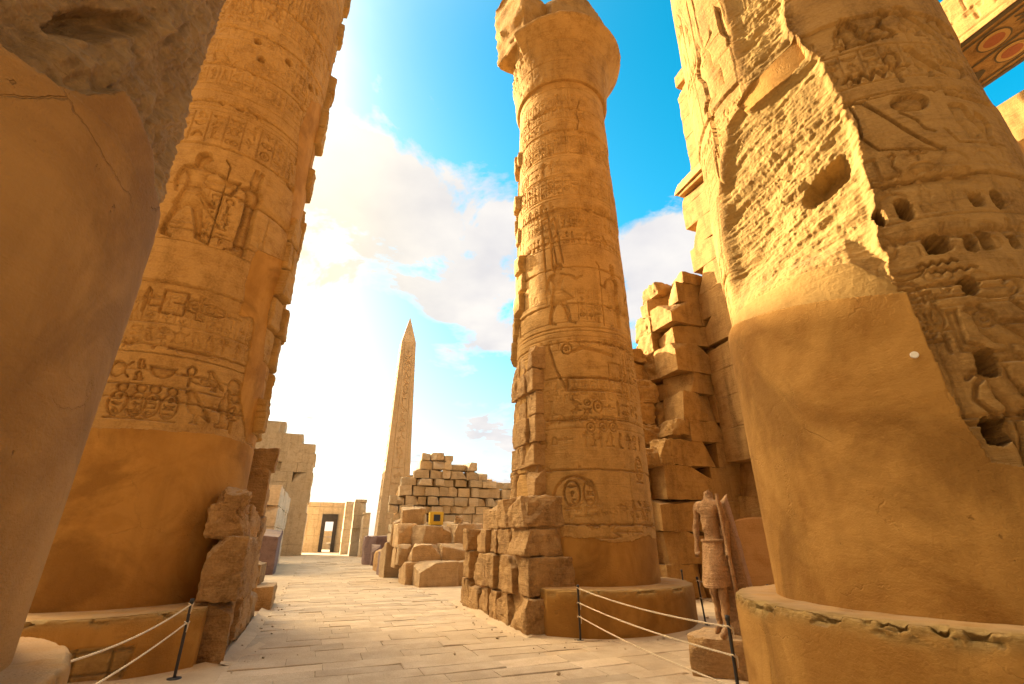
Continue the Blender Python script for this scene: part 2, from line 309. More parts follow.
class Carve:
    def __init__(s, S, Z):
        s.S = S; s.Z = Z; s.H = np.zeros((len(Z), len(S)), np.float32)
    def shape(s, shp, s0, z0, w, h, depth=.02, mirror=False):
        fall = max(.02, .10*min(w, h))
        for it in shp:
            pts = np.array(it[1], float)
            if mirror: pts[:, 0] = 1-pts[:, 0]
            pts = pts*[w, h]+[s0, z0]
            lw = it[2]*min(w, h)*.5 if it[0] == 'l' else 0
            lw = max(lw, .0075)
            pad = lw+.03
            i0, i1 = np.searchsorted(s.S, [pts[:, 0].min()-pad, pts[:, 0].max()+pad])
            j0, j1 = np.searchsorted(s.Z, [pts[:, 1].min()-pad, pts[:, 1].max()+pad])
            if i1-i0 < 2 or j1-j0 < 2: continue
            X, Y = np.meshgrid(s.S[i0:i1], s.Z[j0:j1])
            D = np.full(X.shape, 1e9); ins = np.zeros(X.shape, bool)
            q = pts if it[0] == 'l' else np.vstack([pts, pts[:1]])
            for a, b in zip(q[:-1], q[1:]):
                d = b-a; l2 = d@d
                if l2 < 1e-12: continue
                t = np.clip(((X-a[0])*d[0]+(Y-a[1])*d[1])/l2, 0, 1)
                D = np.minimum(D, np.hypot(X-a[0]-t*d[0], Y-a[1]-t*d[1]))
                if it[0] == 'f' and a[1] != b[1]:
                    cr = ((a[1] > Y) != (b[1] > Y)) & (X < (b[0]-a[0])*(Y-a[1])/(b[1]-a[1])+a[0]); ins ^= cr
            if it[0] == 'l': hh = -1.9*depth*(1-sstep(lw*.5, lw+.008, D))
            else: hh = 2.1*np.where(ins, -depth*(.22+.78*np.exp(-(D/fall)**1.2)), -depth*np.clip(1-D/.008, 0, 1))
            s.H[j0:j1, i0:i1] = np.minimum(s.H[j0:j1, i0:i1], hh)
    def hline(s, z, sa, sb, w=.012, depth=.015): s.shape([('l', [(0, 0), (1, 0)], 0)], sa, z, sb-sa, .001, depth)
    def cart(s, s0, z0, w, h, rnd, depth=.02):
        s.shape([line(ell(.5, .55, .42, .43, 28)+[(.92, .55)], .10), line([(.1, .04), (.9, .04)], .09)], s0, z0, w, h, depth)
        n = 3
        for k in range(n):
            s.shape(G[rnd.choice(SMALL)], s0+w*.25, z0+h*(.18+k*.25), w*.5, h*.2, depth)
    def text(s, sa, sb, z0, z1, rnd, depth=.016, size=None, skip=.08):
        size = size or (z1-z0)
        x = sa
        while x < sb:
            if rnd.random() < skip: x += size*.6; continue
            w = size*rnd.uniform(.45, .95)
            if rnd.random() < .4:
                hh = (z1-z0)
                for k in range(2): s.shape(G[rnd.choice(SMALL)], x, z0+k*hh*.5, w*.8, hh*.44, depth, rnd.random() < .3)
                x += w*.9
            else:
                s.shape(G[rnd.choice(SMALL)], x, z0, w, (z1-z0)*.95, depth, rnd.random() < .3); x += w*1.06
    def columns(s, sa, sb, z0, z1, rnd, cw=.3, depth=.015):
        x = sa
        while x < sb:
            s.shape([('l', [(0, 0), (0, 1)], 0)], x, z0, .001, z1-z0, depth*.8)
            z = z1
            while z > z0+cw*.5:
                h = cw*rnd.uniform(.5, .95); s.shape(G[rnd.choice(SMALL)], x+cw*.12, z-h, cw*.76, h*.92, depth, rnd.random() < .3); z -= h
            x += cw

def all_over(cv, z0, z1, rnd, depth=.012, row=(.30, .62)):
    """weathered registers of small signs covering the whole face"""
    z = z0
    while z < z1:
        h = rnd.uniform(*row)
        if rnd.random() < .75:
            if h > .5: cv.columns(-2.7, 2.7, z+.03, z+h-.03, rnd, rnd.uniform(.2, .28), depth)
            else: cv.text(-2.7, 2.7, z+.04, z+h-.05, rnd, depth, h*.8, .12)
        if rnd.random() < .7: cv.hline(z, -2.9, 2.9, depth=depth)
        z += h
def inpoly(PHI, Z, poly):
    ins = np.zeros(PHI.shape, bool); n = len(poly)
    for k in range(n):
        (x0, y0), (x1, y1) = poly[k], poly[(k+1) % n]
        if y0 == y1: continue
        ins ^= ((y0 > Z) != (y1 > Z)) & (PHI < (x1-x0)*(Z-y0)/(y1-y0)+x0)
    return ins

# ------------------------------------------------------------------ the great columns
R = 1.67
class Column:
    def __init__(s, f, e, hp, rp, seed):
        s.c = fe(f, e); s.hp = hp; s.rp = rp; s.seed = seed; s.phi0 = math.atan2(-s.c.y, -s.c.x)
    def hit(s, px, py, r=R):
        d = pdir(px, py); a = d.x**2+d.y**2; b = -(d.x*s.c.x+d.y*s.c.y); cc = s.c.x**2+s.c.y**2-r*r
        t = (-b-math.sqrt(max(0, b*b-a*cc)))/a
        ph = math.atan2(d.y*t-s.c.y, d.x*t-s.c.x)
        while ph-s.phi0 > math.pi: ph -= 2*math.pi
        while ph-s.phi0 < -math.pi: ph += 2*math.pi
        return ((ph-s.phi0)*r, EYE+d.z*t)           # arc length from the side that faces the camera, height
    def poly(s, pts): return [s.hit(*p) for p in pts]
    def grid(s, ds, zlo, zhi, ztop, half=1.78):
        dense = np.arange(-half*R, half*R, ds); full = math.pi*R
        co = np.linspace(half*R, 2*full-half*R, 40, endpoint=False)
        s.S = np.concatenate([dense, co]); s.ds = ds
        zz = []
        if zlo > s.hp: zz.append(np.arange(s.hp-.05, zlo, .12))
        zz.append(np.arange(max(zlo, s.hp-.05), zhi, ds)); zz.append(np.arange(zhi, ztop+.1, .15)); zz = np.concatenate(zz)
        s.Z = zz
        s.SS, s.ZZ = np.meshgrid(s.S, s.Z); s.PH = s.phi0+s.SS/R
        s.X = np.cos(s.PH)*R+s.seed*13; s.Y = np.sin(s.PH)*R+s.seed*7
        s.cv = Carve(s.S, s.Z); s.plast = np.zeros(s.SS.shape, np.float32); s.brk = np.zeros(s.SS.shape, np.float32)
    def nz(s, scale, o=4, off=0., gain=.5): return fbm(s.X, s.Y, s.ZZ, scale, o, off, gain)
    def build(s, root, mat, prof=lambda z: 0*z):
        r = R+prof(s.ZZ)+s.H
        co = np.stack([np.cos(s.PH)*r, np.sin(s.PH)*r, s.ZZ], -1)
        return mk_mesh('shaft', co, grid_quads(len(s.Z), len(s.S), True), mat, root, True, {'plaster': s.plast, 'broken': s.brk})

def drums(c, rnd, z0=0.0, hd=1.02):
    """joints between the stone drums, with chipped edges, and a slight step from drum to drum"""
    H = np.zeros(c.SS.shape, np.float32); z = c.hp+z0; k = 0
    nA = c.nz(2.2, 4, 3.); nB = c.nz(9, 3, 5.); nC = c.nz(.9, 2, 8.)
    zw = c.ZZ+.02*nB+.015*nA
    while z < c.Z[-1]:
        h = hd*rnd.uniform(.82, 1.15)
        rows = (c.Z >= z) & (c.Z < z+h)
        H[rows] += rnd.uniform(-.018, .018)
        d = np.abs(zw-z); wid = .011+.03*np.clip(nA-.02, 0, 1)
        H -= (.05+.03*np.clip(nA, 0, 1))*(1-sstep(wid*.6, wid*1.5+.006, d))
        chip = sstep(.0, .25, nC*1.4+nB*.8+nA*.6-.30)*np.exp(-(d/.09)**2)
        H -= .055*chip
        jn = rnd.randint(1, 3); a = rnd.uniform(0, 2*math.pi)
        j0, j1 = np.searchsorted(c.Z, [z, z+h])
        for q in range(jn):
            sj = ((a+2*math.pi*q/jn+rnd.uniform(-.2, .2)+math.pi) % (2*math.pi)-math.pi)*R
            dd = np.abs(c.SS[j0:j1]+.015*nB[j0:j1]-sj); H[j0:j1] -= .022*(1-sstep(.004, .016, dd))
        z += h; k += 1
    return H

def add_plinth(c, root, mat, recess=None, rough=1.0, res=.02, side=None):
    nphi = int(2*math.pi*c.rp/res/1.5); ph = np.linspace(0, 2*math.pi, nphi, endpoint=False)
    hh = c.hp; prof = []
    for z in np.arange(-.05, hh-.03, res*1.3): prof.append((c.rp, z, 0))
    for a in np.linspace(0, math.pi/2, 6): prof.append((c.rp-.03+.03*math.cos(a), hh-.03+.03*math.sin(a), 1))
    for r in np.arange(c.rp-.05, R-.12, -res*1.5): prof.append((r, hh, 2))
    pr = np.array(prof); PHI, RR = np.meshgrid(ph, pr[:, 0]); ZZ = np.repeat(pr[:, 1:2], nphi, 1)
    X = np.cos(PHI)*c.rp+c.seed*5; Y = np.sin(PHI)*c.rp-c.seed*3
    rim = np.exp(-((ZZ-hh)/.09)**2)*np.clip((RR-(c.rp-.16))/.16, 0, 1)
    n = fbm(X, Y, ZZ, 2.5, 5, 2.); n2 = fbm(X, Y, ZZ, 14, 3, 4.)
    n3_ = fbm(X, Y, ZZ, 30, 3, 6.); chip = sstep(-.05, .12, n+.45*n2-.02)
    D = rough*rim*(-.055*chip-.035*n2*chip-.02*n3_-.02)+.012*fbm(X, Y, ZZ, .9, 3, 9.)
    pl = 1-np.clip(rim*2.2*rough*(.35+chip), 0, 1)
    brk = 1-pl
    if recess is not None:
        S0 = PHI-c.phi0; S0 = (S0+math.pi) % (2*math.pi)-math.pi
        m = inpoly(S0*c.rp+.02*n2, ZZ+.02*n, recess) & (RR > c.rp-.02)
        D = np.where(m, -.05+.05*fbm(X, Y, ZZ, 6, 4, 1.)-.05*(np.minimum(np.abs((ZZ*4.2) % 1-.5), np.abs((S0*c.rp*2.6) % 1-.5)) < .05), D); pl = np.where(m, 0, pl); brk = np.where(m, .5, brk)
    RR = RR+np.where(ZZ < hh-.001, D, D*.2); ZZ = ZZ+np.where(ZZ > hh-.06, D*.8*rim+.006*fbm(RR*np.cos(PHI), RR*np.sin(PHI), ZZ, 6, 3), 0)
    if side:                                            # cut back where the wall was built against it
        al = (np.cos(PHI)*F.x+np.sin(PHI)*F.y)*side[0]; RR = np.where(al*RR > side[1], side[1]/np.maximum(al, .05), RR)
    co = np.stack([np.cos(PHI)*RR, np.sin(PHI)*RR, ZZ], -1)
    return mk_mesh('plinth', co, grid_quads(len(pr), nphi, True), mat, root, True, {'plaster': pl, 'broken': brk})

def add_capital(c, root, mat, zn, breakside=None, res=72, zt=3.3):
    """open papyrus bell: radius by height over the neck"""
    ts = np.linspace(0, 1, 60); rad = []
    prof = [(0, 1.40), (.0, 1.54), (.06, 1.58), (.22, 1.60), (.40, 1.63), (.56, 1.70), (.70, 1.83), (.82, 2.01), (.91, 2.18), (.96, 2.24), (1.0, 2.20), (1.0, 2.12), (1.0, 1.2)]
    # resample along the profile
    p = np.array(prof); p[:, 0] *= zt
    seg = np.concatenate([[0], np.cumsum(np.hypot(*np.diff(p, axis=0).T))]); u = np.linspace(0, seg[-1], 150)
    zz = np.interp(u, seg, p[:, 0]); rr = np.interp(u, seg, p[:, 1])
    ph = np.linspace(0, 2*math.pi, 420, endpoint=False); PHI, RR = np.meshgrid(ph, rr); ZZ = np.repeat(zz[:, None], 420, 1)
    X = np.cos(PHI)*RR+c.seed; Y = np.sin(PHI)*RR
    n = fbm(X, Y, ZZ, 1.3, 5, 1.); nn = fbm(X, Y, ZZ, 6, 4, 3.)
    RR = RR+.02*nn
    for zj in (.8, 1.55): RR = RR-.03*(1-sstep(.01, .035, np.abs(ZZ+.03*n-zj)))
    leaf = np.abs(((PHI*22/(2*math.pi)) % 1)-.5)
    RR = RR-.010*(leaf > .46)*(ZZ < zt-.5)
    if breakside is not None:
        dphi = (PHI-breakside+math.pi) % (2*math.pi)-math.pi
        m = np.exp(-(dphi/.75)**4)
        lim = 1.66+.12*nn+.08*n
        RR = np.where(m > .2, np.minimum(RR, lim*m+RR*(1-m)), RR)
    lip = np.exp(-((ZZ-zt)/.12)**2)*(RR > 1.9); RR = RR-lip*.16*np.clip(n+nn*.5-.1, 0, 1)
    low = np.exp(-((ZZ-.35)/.4)**2); RR = RR-low*.10*np.clip(n*1.6-.3, 0, 1)
    co = np.stack([np.cos(PHI)*RR, np.sin(PHI)*RR, ZZ+zn], -1)
    brk = np.zeros(PHI.shape) if breakside is None else (m > .5)*.6
    return mk_mesh('capital', co, grid_quads(len(zz), 420, True), mat, root, True, {'broken': brk})

def scar(c, s0, s1, z0, z1, seed, lo, hi, rough=.035, rowh=.6, keep=1.0, cw=(.45, .9)):
    """squared stones of the vanished wall still sticking to the shaft"""
    rg = np.random.default_rng(seed); nr = int((z1-z0)/rowh)+2
    row = np.clip(((c.ZZ-z0)/rowh).astype(int), 0, nr-1)
    wd = rg.uniform(*cw, nr); ph = rg.random(nr); tab = rg.uniform(lo, hi, (nr, 64)); tk = rg.random((nr, 64)) < keep
    n = c.nz(3.0, 5, seed*.7, .6); n2 = c.nz(11, 3, seed*.3)
    u = (c.SS-s0)/wd[row]+ph[row]+.05*n; cell = np.clip(np.floor(u).astype(int), 0, 63)
    off = tab[row, cell]; kp = tk[row, cell]
    eu = np.minimum(u % 1, 1-u % 1)*wd[row]; zr = ((c.ZZ-z0)/rowh+.03*n) % 1; ez = np.minimum(zr, 1-zr)*rowh
    ed = np.minimum(eu, ez)
    h = off*sstep(.0, .05, ed-.012)-.06*(1-sstep(.01, .035, ed))+rough*n*1.2+rough*.5*n2
    m = (c.SS > s0) & (c.SS < s1) & (c.ZZ > z0) & (c.ZZ < z1) & kp
    return m, h

def finish_relief(c, wear_seed, lo=.35):
    w = np.clip(.75+1.3*c.nz(.9, 4, wear_seed), lo, 1.0)
    return c.cv.H*w

# ---- standing column at the centre, with its open capital
def column_centre():
    c = Column(5.99, 10.8, .80, 2.34, 1); rnd = random.Random(11)
    root = thing('column', 'tall carved sandstone column with an open flared capital, standing alone against the sky', 'column', c.c, 0, 'great columns of the hall')
    c.grid(.0155, .8, 15.3, 15.3)
    cv = c.cv; S0, S1 = -1.7*R, 1.7*R
    H = drums(c, rnd, .15, 1.04)
    all_over(cv, 4.0, 7.4, rnd, .013); all_over(cv, 9.6, 14.6, rnd, .016)
    a = c.hit(600, 500); 
    for px, py, w, h in ((572, 495, .42, .62), (590, 494, .3, .6), (640, 470, .35, .6)): 
        q = c.hit(px, py); cv.cart(q[0]-w/2, q[1]-h/2, w, h, rnd, .03)
    q = c.hit(572, 492); cv.shape([line(ell(.5, 0, .5, .9, 16, math.pi, 0), .10)], q[0]-.45, q[1]-.25, 1.0, .65, .035)
    q = c.hit(610, 535); cv.shape(G['snake'], q[0]-.3, q[1]-.1, .7, .35, .04); cv.shape(G['bolt'], q[0]+.1, q[1]-.1, .8, .3, .035)
    for py in (512, 520): q = c.hit(610, py); cv.text(q[0]-.9, q[0]+1.3, q[1], q[1]+.26, rnd, .022)
    zt = c.hit(610, 440)[1]; cv.text(-1.3, 1.7, zt-.16, zt+.2, rnd, .025, skip=.25); 
    for px in (591, 604, 614): q = c.hit(px, 427); cv.shape(G['ring'], q[0]-.12, q[1]-.13, .25, .27, .03)
    zt = c.hit(600, 408)[1]; cv.text(-1.0, 2.2, zt-.14, zt+.24, rnd, .03); cv.hline(zt-.2, S0, S1)
    # reclining sphinx-like figure and offering signs
    q = c.hit(585, 372); cv.shape([line([(0, 1), (.12, .55), (.34, .06)], .05), line([(.36, .3), (.36, .06), (1.5, .06), (1.5, .3), (.36, .3)], .05), line([(.5, .85), (.7, .93), (1.3, .80)], .09)], q[0]-.9, q[1]-.5, 1.3, 1.25, .04)
    q = c.hit(566, 348); cv.shape(G['ring'], q[0]-.16, q[1]-.16, .33, .33, .04)
    q = c.hit(617, 375); cv.shape(G['house'], q[0]-.2, q[1]-.5, .4, .9, .03); cv.shape(G['was'], q[0]+.2, q[1]-.6, .3, 1.4, .03)
    q = c.hit(628, 370); cv.columns(q[0]-.2, q[0]+.8, q[1]-.4, q[1]+1.0, rnd, .24, .03)
    zz = c.hit(600, 330)[1]; cv.hline(zz, S0, S1, depth=.025); cv.hline(zz+.1, S0, S1, depth=.025)
    # great scene of a king before a god
    zb = c.hit(580, 322)[1]; zt = c.hit(575, 262)[1]; hk = zt-zb
    q = c.hit(562, 300); cv.shape(KING, q[0]-.75, zb, 1.25, hk*1.05, .055, True)
    q = c.hit(615, 300); cv.shape(GOD, q[0]-.45, zb, 1.15, hk*1.12, .055)
    for k in (-3.0, -2.2, 2.3): cv.shape(GOD if k > 0 else KING, k-.5, zb, 1.2, hk*1.05, .05, k < 0)
    q = c.hit(590, 300); cv.columns(q[0]-.3, q[0]+.35, zb+.1, zb+hk*.55, rnd, .22, .03)
    q = c.hit(548, 240); cv.shape([line([(.2, 0), (.05, 1), (.35, 1.05), (.65, .1)], .07), line([(.5, 0), (.42, .9), (.62, 1.0), (.9, .1)], .07)], q[0]-.3, q[1]-.9, .75, 1.7, .04)
    for py, hh in ((235, .42), (220, .3), (205, .25)):
        q = c.hit(590, py); cv.text(-1.4, 1.9, q[1]-hh/2, q[1]+hh/2, rnd, .03, hh*.8); cv.hline(q[1]-hh*.6, S0, S1)
    for py0, py1 in ((190, 174), (168, 152), (147, 130), (124, 113)):
        za = c.hit(575, py0)[1]; zb2 = c.hit(575, py1)[1]
        if py0 in (190, 147): cv.columns(-1.9, 1.9, za, zb2, rnd, .26, .03)
        else: cv.text(-1.8, 1.6, za+.05, zb2-.05, rnd, .022, .35, .2)
        cv.hline(za-.05, S0, S1, depth=.02); cv.hline(zb2+.04, S0, S1, depth=.02)
    Hn = H+finish_relief(c, 4.)
    # long crack under the neck
    crack = [c.hit(582, 95), c.hit(578, 108), c.hit(581, 117), c.hit(579, 124)]
    tmp = Carve(c.S, c.Z); tmp.shape([line(crack, .001)], 0, 0, 1, 1, .08); 
    nb = c.nz(8, 3, 2.); Hn = Hn+tmp.H*(nb > -.3)
    n = c.nz(1.2, 5, 6.); n2 = c.nz(7, 4, 7.)
    Hn += .012*n+.005*n2
    # smooth modern plaster round the foot
    edge = c.hit(605, 541)[1]+.22*n+.05*n2
    pl = (c.ZZ < edge)
    c.plast[:] = pl; Hn = np.where(pl, -.004+.006*n, Hn)
    # rough scars of the lost wall up the outer flank
    for s0, s1, z0, z1, sd, keep in ((-3.6, -1.55, 6.2, 9.2, 5, .85), (-3.6, -1.95, 9.2, 14.0, 6, .6)):
        m, h = scar(c, s0, s1+0*z0, z0, z1, sd, -.03, .17, keep=keep)
        Hn = np.where(m, h, Hn); c.brk = np.maximum(c.brk, m*.5); c.plast[m] = 0
    c.H = Hn
    c.build(root, SAND, lambda z: -.19*np.clip((z-1)/12.0, 0, 1.15)**1.2)
    add_plinth(c, root, SAND, rough=.7, side=(-1, 1.75))
    add_capital(c, root, SAND, 15.3, math.radians(172), zt=2.3)
    # what is left of the abacus: a broken block and a thin slab
    rough_block('abacus', (2.2, 2.2, 2.6), root, SAND, 22, loc=(.30, -.05, 18.95), rough=.06, rot=NAVE, res=20, rnd_r=.03)
    rough_block('abacus_fragment', (1.2, 1.6, 3.4), root, SAND, 21, loc=(-1.35, -.75, 18.9), rough=.20, rot=NAVE+.3, res=24, cuts=4, rnd_r=.05)
    return c

def column_right():
    c = Column(6.15, 3.3, 1.13, 2.17, 2); rnd = random.Random(5)
    root = thing('column', 'huge nearby column with a broken sunlit flank and rows of dark beam holes', 'column', c.c, 0, 'great columns of the hall')
    c.grid(.0105, 1.1, 8.7, 14.4)
    cv = c.cv; S0, S1 = -1.7*R, 1.7*R
    H = drums(c, rnd, .2, 1.25)*.8
    all_over(cv, 3.6, 5.2, rnd, .014, (.3, .5)); all_over(cv, 6.4, 8.6, rnd, .014, (.35, .8))
    q = c.hit(910, 102); cv.shape([fill(ell(.5, .5, .5, .42))], q[0]-.17, q[1]-.14, .36, .30, .06)
    pts = [c.hit(*p) for p in ((849, 102), (862, 101), (880, 112), (905, 128), (925, 140), (945, 148))]
    cv.shape([line(pts, .001)], 0, 0, 1, 1, .07); cv.shape([line([(x, y-.03) for x, y in pts], .001)], 0, 0, 1, 1, .06)
    pts = [c.hit(*p) for p in ((850, 104), (858, 120), (862, 140), (880, 150), (940, 150))]; cv.shape([line(pts, .001)], 0, 0, 1, 1, .05)
    pts = [c.hit(*p) for p in ((900, 112), (917, 119), (925, 128), (935, 131))]; cv.shape([line(pts, .001)], 0, 0, 1, 1, .05)
    pts = [c.hit(*p) for p in ((945, 90), (975, 98), (990, 104))]; cv.shape([fill(pts+[(x, y-.05) for x, y in pts[::-1]])], 0, 0, 1, 1, .06)
    pts = [c.hit(*p) for p in ((945, 128), (960, 142), (1005, 146))]; cv.shape([line(pts, .001)], 0, 0, 1, 1, .05)
    for px, py in ((895, 60), (925, 55), (955, 62)): q = c.hit(px, py); cv.shape(G[rnd.choice(['reed', 'bird', 'bask', 'ankh'])], q[0]-.2, q[1]-.3, .42, .5, .045)
    for px, py, sh in ((880, 22, 'snake'), (915, 18, 'bird'), (850, 30, 'seat'), (945, 25, 'eye'), (870, 72, 'water'), (970, 120, 'owl'), (985, 128, 'reed')):
        q = c.hit(px, py); cv.shape(G[sh], q[0]-.25, q[1]-.25, .5, .5, .045)
    zt = c.hit(920, 85)[1]; cv.hline(zt, -.2, 3, .01, .03)
    # band of signs under the holes
    for px, py, sh, w, h in ((903, 292, 'disc', .3, .22), (905, 275, 'bask', .34, .18), (888, 300, 'reed', .25, .7), (915, 310, 'house', .3, .35), (930, 300, 'bolt', .5, .2),
                             (955, 268, 'water', .35, .14), (938, 262, 'water', .3, .16), (962, 330, 'leg', .3, .4), (1000, 330, 'bird', .5, .55), (985, 318, 'ring', .2, .2), (1010, 390, 'owl', .4, .5),
                             (975, 400, 'snake', .35, .5), (1005, 355, 'loaf', .3, .18), (995, 290, 'bask', .5, .25), (1012, 300, 'snake', .4, .5), (942, 330, 'ankh', .26, .45), (1018, 440, 'reed', .3, .5)):
        q = c.hit(px, py); cv.shape(G[sh], q[0]-w/2, q[1]-h/2, w, h, .05)
    cv.cart(*[v-.15 for v in c.hit(925, 330)], .3, .55, rnd, .04)
    # figures on the sunlit flank
    pts = [c.hit(*p) for p in ((690, 80), (705, 45), (722, 10), (728, 0))]; cv.shape([line(pts, .001)], 0, 0, 1, 1, .06)
    for px, py, sh, w, h, mi in ((728, 18, 'owl', .6, .9, False), (704, 70, 'seat', .7, 1.4, False), (690, 30, 'columns', 0, 0, False), (712, 120, 'leg', .5, .9, False), (756, 8, 'bird', .6, .7, True), (720, 190, 'was', .3, 1.5, True)):
        q = c.hit(px, py)
        if sh == 'columns': cv.columns(q[0]-.6, q[0]+.3, q[1]-1.0, q[1]+.9, rnd, .3, .04)
        else: cv.shape(G[sh], q[0]-w/2, q[1]-h/2, w, h, .06, mi)
    H = H+finish_relief(c, 3., .45)
    n = c.nz(1.1, 5, 1.); n2 = c.nz(5, 5, 2., .6); n4 = c.nz(20, 3, 3.)
    H += .02*n+.006*n2+.002*n4
    # course of chipped joints
    for py in ((232),):
        zj = c.hit(950, py)[1]; d = np.abs(c.ZZ+.06*n2-zj); H -= .06*np.exp(-(d/.035)**2)*np.clip(n2+.6, 0, 1)*(c.SS > .1)
    # old flank broken away along a ragged ridge: the wall face was cut back nearly flat
    ridge = c.poly([(770, -60), (788, 28), (815, 52), (838, 90), (852, 120), (866, 158), (872, 195), (884, 240), (898, 290)])
    rz = np.array([p[1] for p in ridge])[::-1]; rs = np.array([p[0] for p in ridge])[::-1]
    sr = np.interp(c.ZZ, rz, rs)+.07*c.nz(3.2, 4, 5.)+.03*c.nz(11, 3, 6.)
    left = c.poly([(700, -60), (742, 100), (722, 130), (716, 200), (722, 260), (733, 322)])
    lz = np.array([p[1] for p in left])[::-1]; ls = np.array([p[0] for p in left])[::-1]
    slf = np.interp(c.ZZ, lz, ls)+.08*n
    zlow = c.hit(820, 285)[1]; ztop = c.hit(770, 22)[1]
    lowedge = np.interp(c.SS, [c.hit(735, 318)[0], c.hit(800, 275)[0], c.hit(850, 262)[0], c.hit(898, 288)[0]], [c.hit(735, 318)[1], c.hit(800, 275)[1], c.hit(850, 262)[1], c.hit(898, 288)[1]])+.06*n+.02*n2
    inz = (c.ZZ > lowedge)
    m = (c.SS < sr) & (c.SS > slf) & inz
    aL = slf/R; aR = sr/R; a = c.SS/R; mid = (aL+aR)/2; hw = np.maximum((aR-aL)/2, .05)
    chord = R*np.cos(hw)/np.maximum(np.cos(np.clip(a-mid, -1.2, 1.2)), .3)-R
    # bedding: diagonal sheets
    dg = -c.SS*.20+c.ZZ*.97; al = c.SS*.97+c.ZZ*.2
    wrp = .25*n; sh = fbm(al*.7, dg*2.2+wrp, 0*dg+3.3, 1.0, 4, 3., .55); sh2 = fbm(al*1.1, dg*8+wrp, 0*dg, 1.0, 4, 8., .6); gran = np.clip(fbm(al*.9, dg*1.6, 0*dg+9, 1., 3, 31.)*3+.3, 0, 1)
    tq = dg*2.6+.8*n+.25*n2; terr = (np.floor(tq)-tq)*np.clip(.6+1.2*fbm(al*.6, dg*.8, 0*dg+4, 1., 2, 41.), 0, 1)/2.6
    rd = 1-np.abs(fbm(al*.8, dg*4.2+wrp, 0*dg+2, 1.0, 4, 21., .6))*2.6; rd2 = np.abs(n4)
    fr = chord*.95-.05+.13*sh+.045*sh2+.018*rd+.016*n2+(.3+.7*gran)*(.014*rd2+.010*n4)-.11*(terr+.15)
    ramp = sstep(0, .07, sr-c.SS)*sstep(0, .22, c.SS-slf)*(.12+.88*sstep(-.02, .5, c.ZZ-lowedge+.10*n2))*sstep(0, .02, c.ZZ-lowedge)
    fr = np.minimum(fr, .03)
    lip = .06*np.exp(-((sr-c.SS)/.05)**2)*np.clip(n2+.4, 0, 1)
    H = np.where(m, fr*ramp+H*(1-ramp)*.3+lip, H+.05*np.exp(-((c.SS-sr)/.06)**2)*(c.SS >= sr)*inz*(n2+.2)); c.brk = np.where(m, ramp, c.brk)
    # deep hollow in the break
    q = c.hit(822, 172); d = np.hypot((c.SS-q[0])/.36, (c.ZZ-q[1]-.25*(c.SS-q[0]))/.20)+.35*n2; H -= .30*(1-sstep(.6, 1.1, d))*m
    # smooth repair patch high on the break
    pp = inpoly(c.SS+.04*n2, c.ZZ+.05*n, c.poly([(735, 105), (752, 78), (796, 36), (806, 52), (788, 72), (742, 112)]))
    H = np.where(pp, -.06, H); c.plast[pp] = 1; c.brk[pp] = 0
    # smooth plaster on the lower shaft
    pbR = c.poly([(905, 291), (915, 320), (926, 345), (945, 385), (965, 425), (990, 462), (1024, 468), (1100, 470)])
    pz = np.array([p[1] for p in pbR])[::-1]; ps = np.array([p[0] for p in pbR])[::-1]
    edge = np.interp(c.ZZ, pz, ps, left=9, right=ps[-1])+.03*n2
    pl = (c.ZZ <= lowedge) & (c.SS < edge)
    pl &= ~((c.SS > sr) & (c.ZZ > c.hit(900, 291)[1]))
    pl |= c.ZZ < c.hit(1024, 470)[1]-.05+.02*n2
    c.plast = np.where(pl, 1, c.plast); c.brk = np.where(pl, 0, c.brk)
    H = np.where(pl, .004+.008*n+.003*n2+.0015*n4, H)
    # thicker coat below the upper plaster line; band above painted paler as if sunlit
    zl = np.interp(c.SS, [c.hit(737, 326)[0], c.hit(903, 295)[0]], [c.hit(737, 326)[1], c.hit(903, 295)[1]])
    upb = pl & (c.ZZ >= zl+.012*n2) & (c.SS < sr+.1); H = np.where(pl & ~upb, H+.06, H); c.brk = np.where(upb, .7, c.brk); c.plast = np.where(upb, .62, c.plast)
    # square beam holes
    for px, py, w, h in ((880, 217, .10, .15), (905, 208, .13, .19), (979, 198, .14, .12), (1000, 197, .11, .14), (940, 243, .22, .15), (971, 240, .11, .15), (988, 238, .11, .15), (971, 285, .14, .13), (1018, 240, .08, .10), (987, 363, .15, .17), (995, 430, .18, .17)):
        q = c.hit(px, py); h *= 1.45; d = np.maximum(np.abs(c.SS-q[0])/(w*.5), np.abs(c.ZZ-q[1])/(h*.5)); d = .5*d+.5*np.hypot((c.SS-q[0])/(w*.5), (c.ZZ-q[1])/(h*.5))+.35*n2+.15*n4
        H -= .95*(1-sstep(.90, 1.0, d))
    c.H = H
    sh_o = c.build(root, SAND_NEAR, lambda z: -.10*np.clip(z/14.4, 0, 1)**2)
    add_plinth(c, root, SAND_NEAR, res=.012)
    add_capital(c, root, SAND_NEAR, 14.4)
    q = c.hit(914, 357); ph = c.phi0+q[0]/R
    bm = bmesh.new(); bmesh.ops.create_cone(bm, cap_ends=True, segments=24, radius1=.032, radius2=.028, depth=.012)
    me = bpy.data.meshes.new('marker_disc'); bm.to_mesh(me); bm.free(); me.materials.append(WHITE)
    o = bpy.data.objects.new('marker_disc', me); COL.objects.link(o); o.parent = root
    d = Vector((math.cos(ph), math.sin(ph), 0)); o.location = d*(R+.070)+Vector((0, 0, q[1])); o.rotation_euler = d.to_track_quat('Z', 'Y').to_euler()
    return c

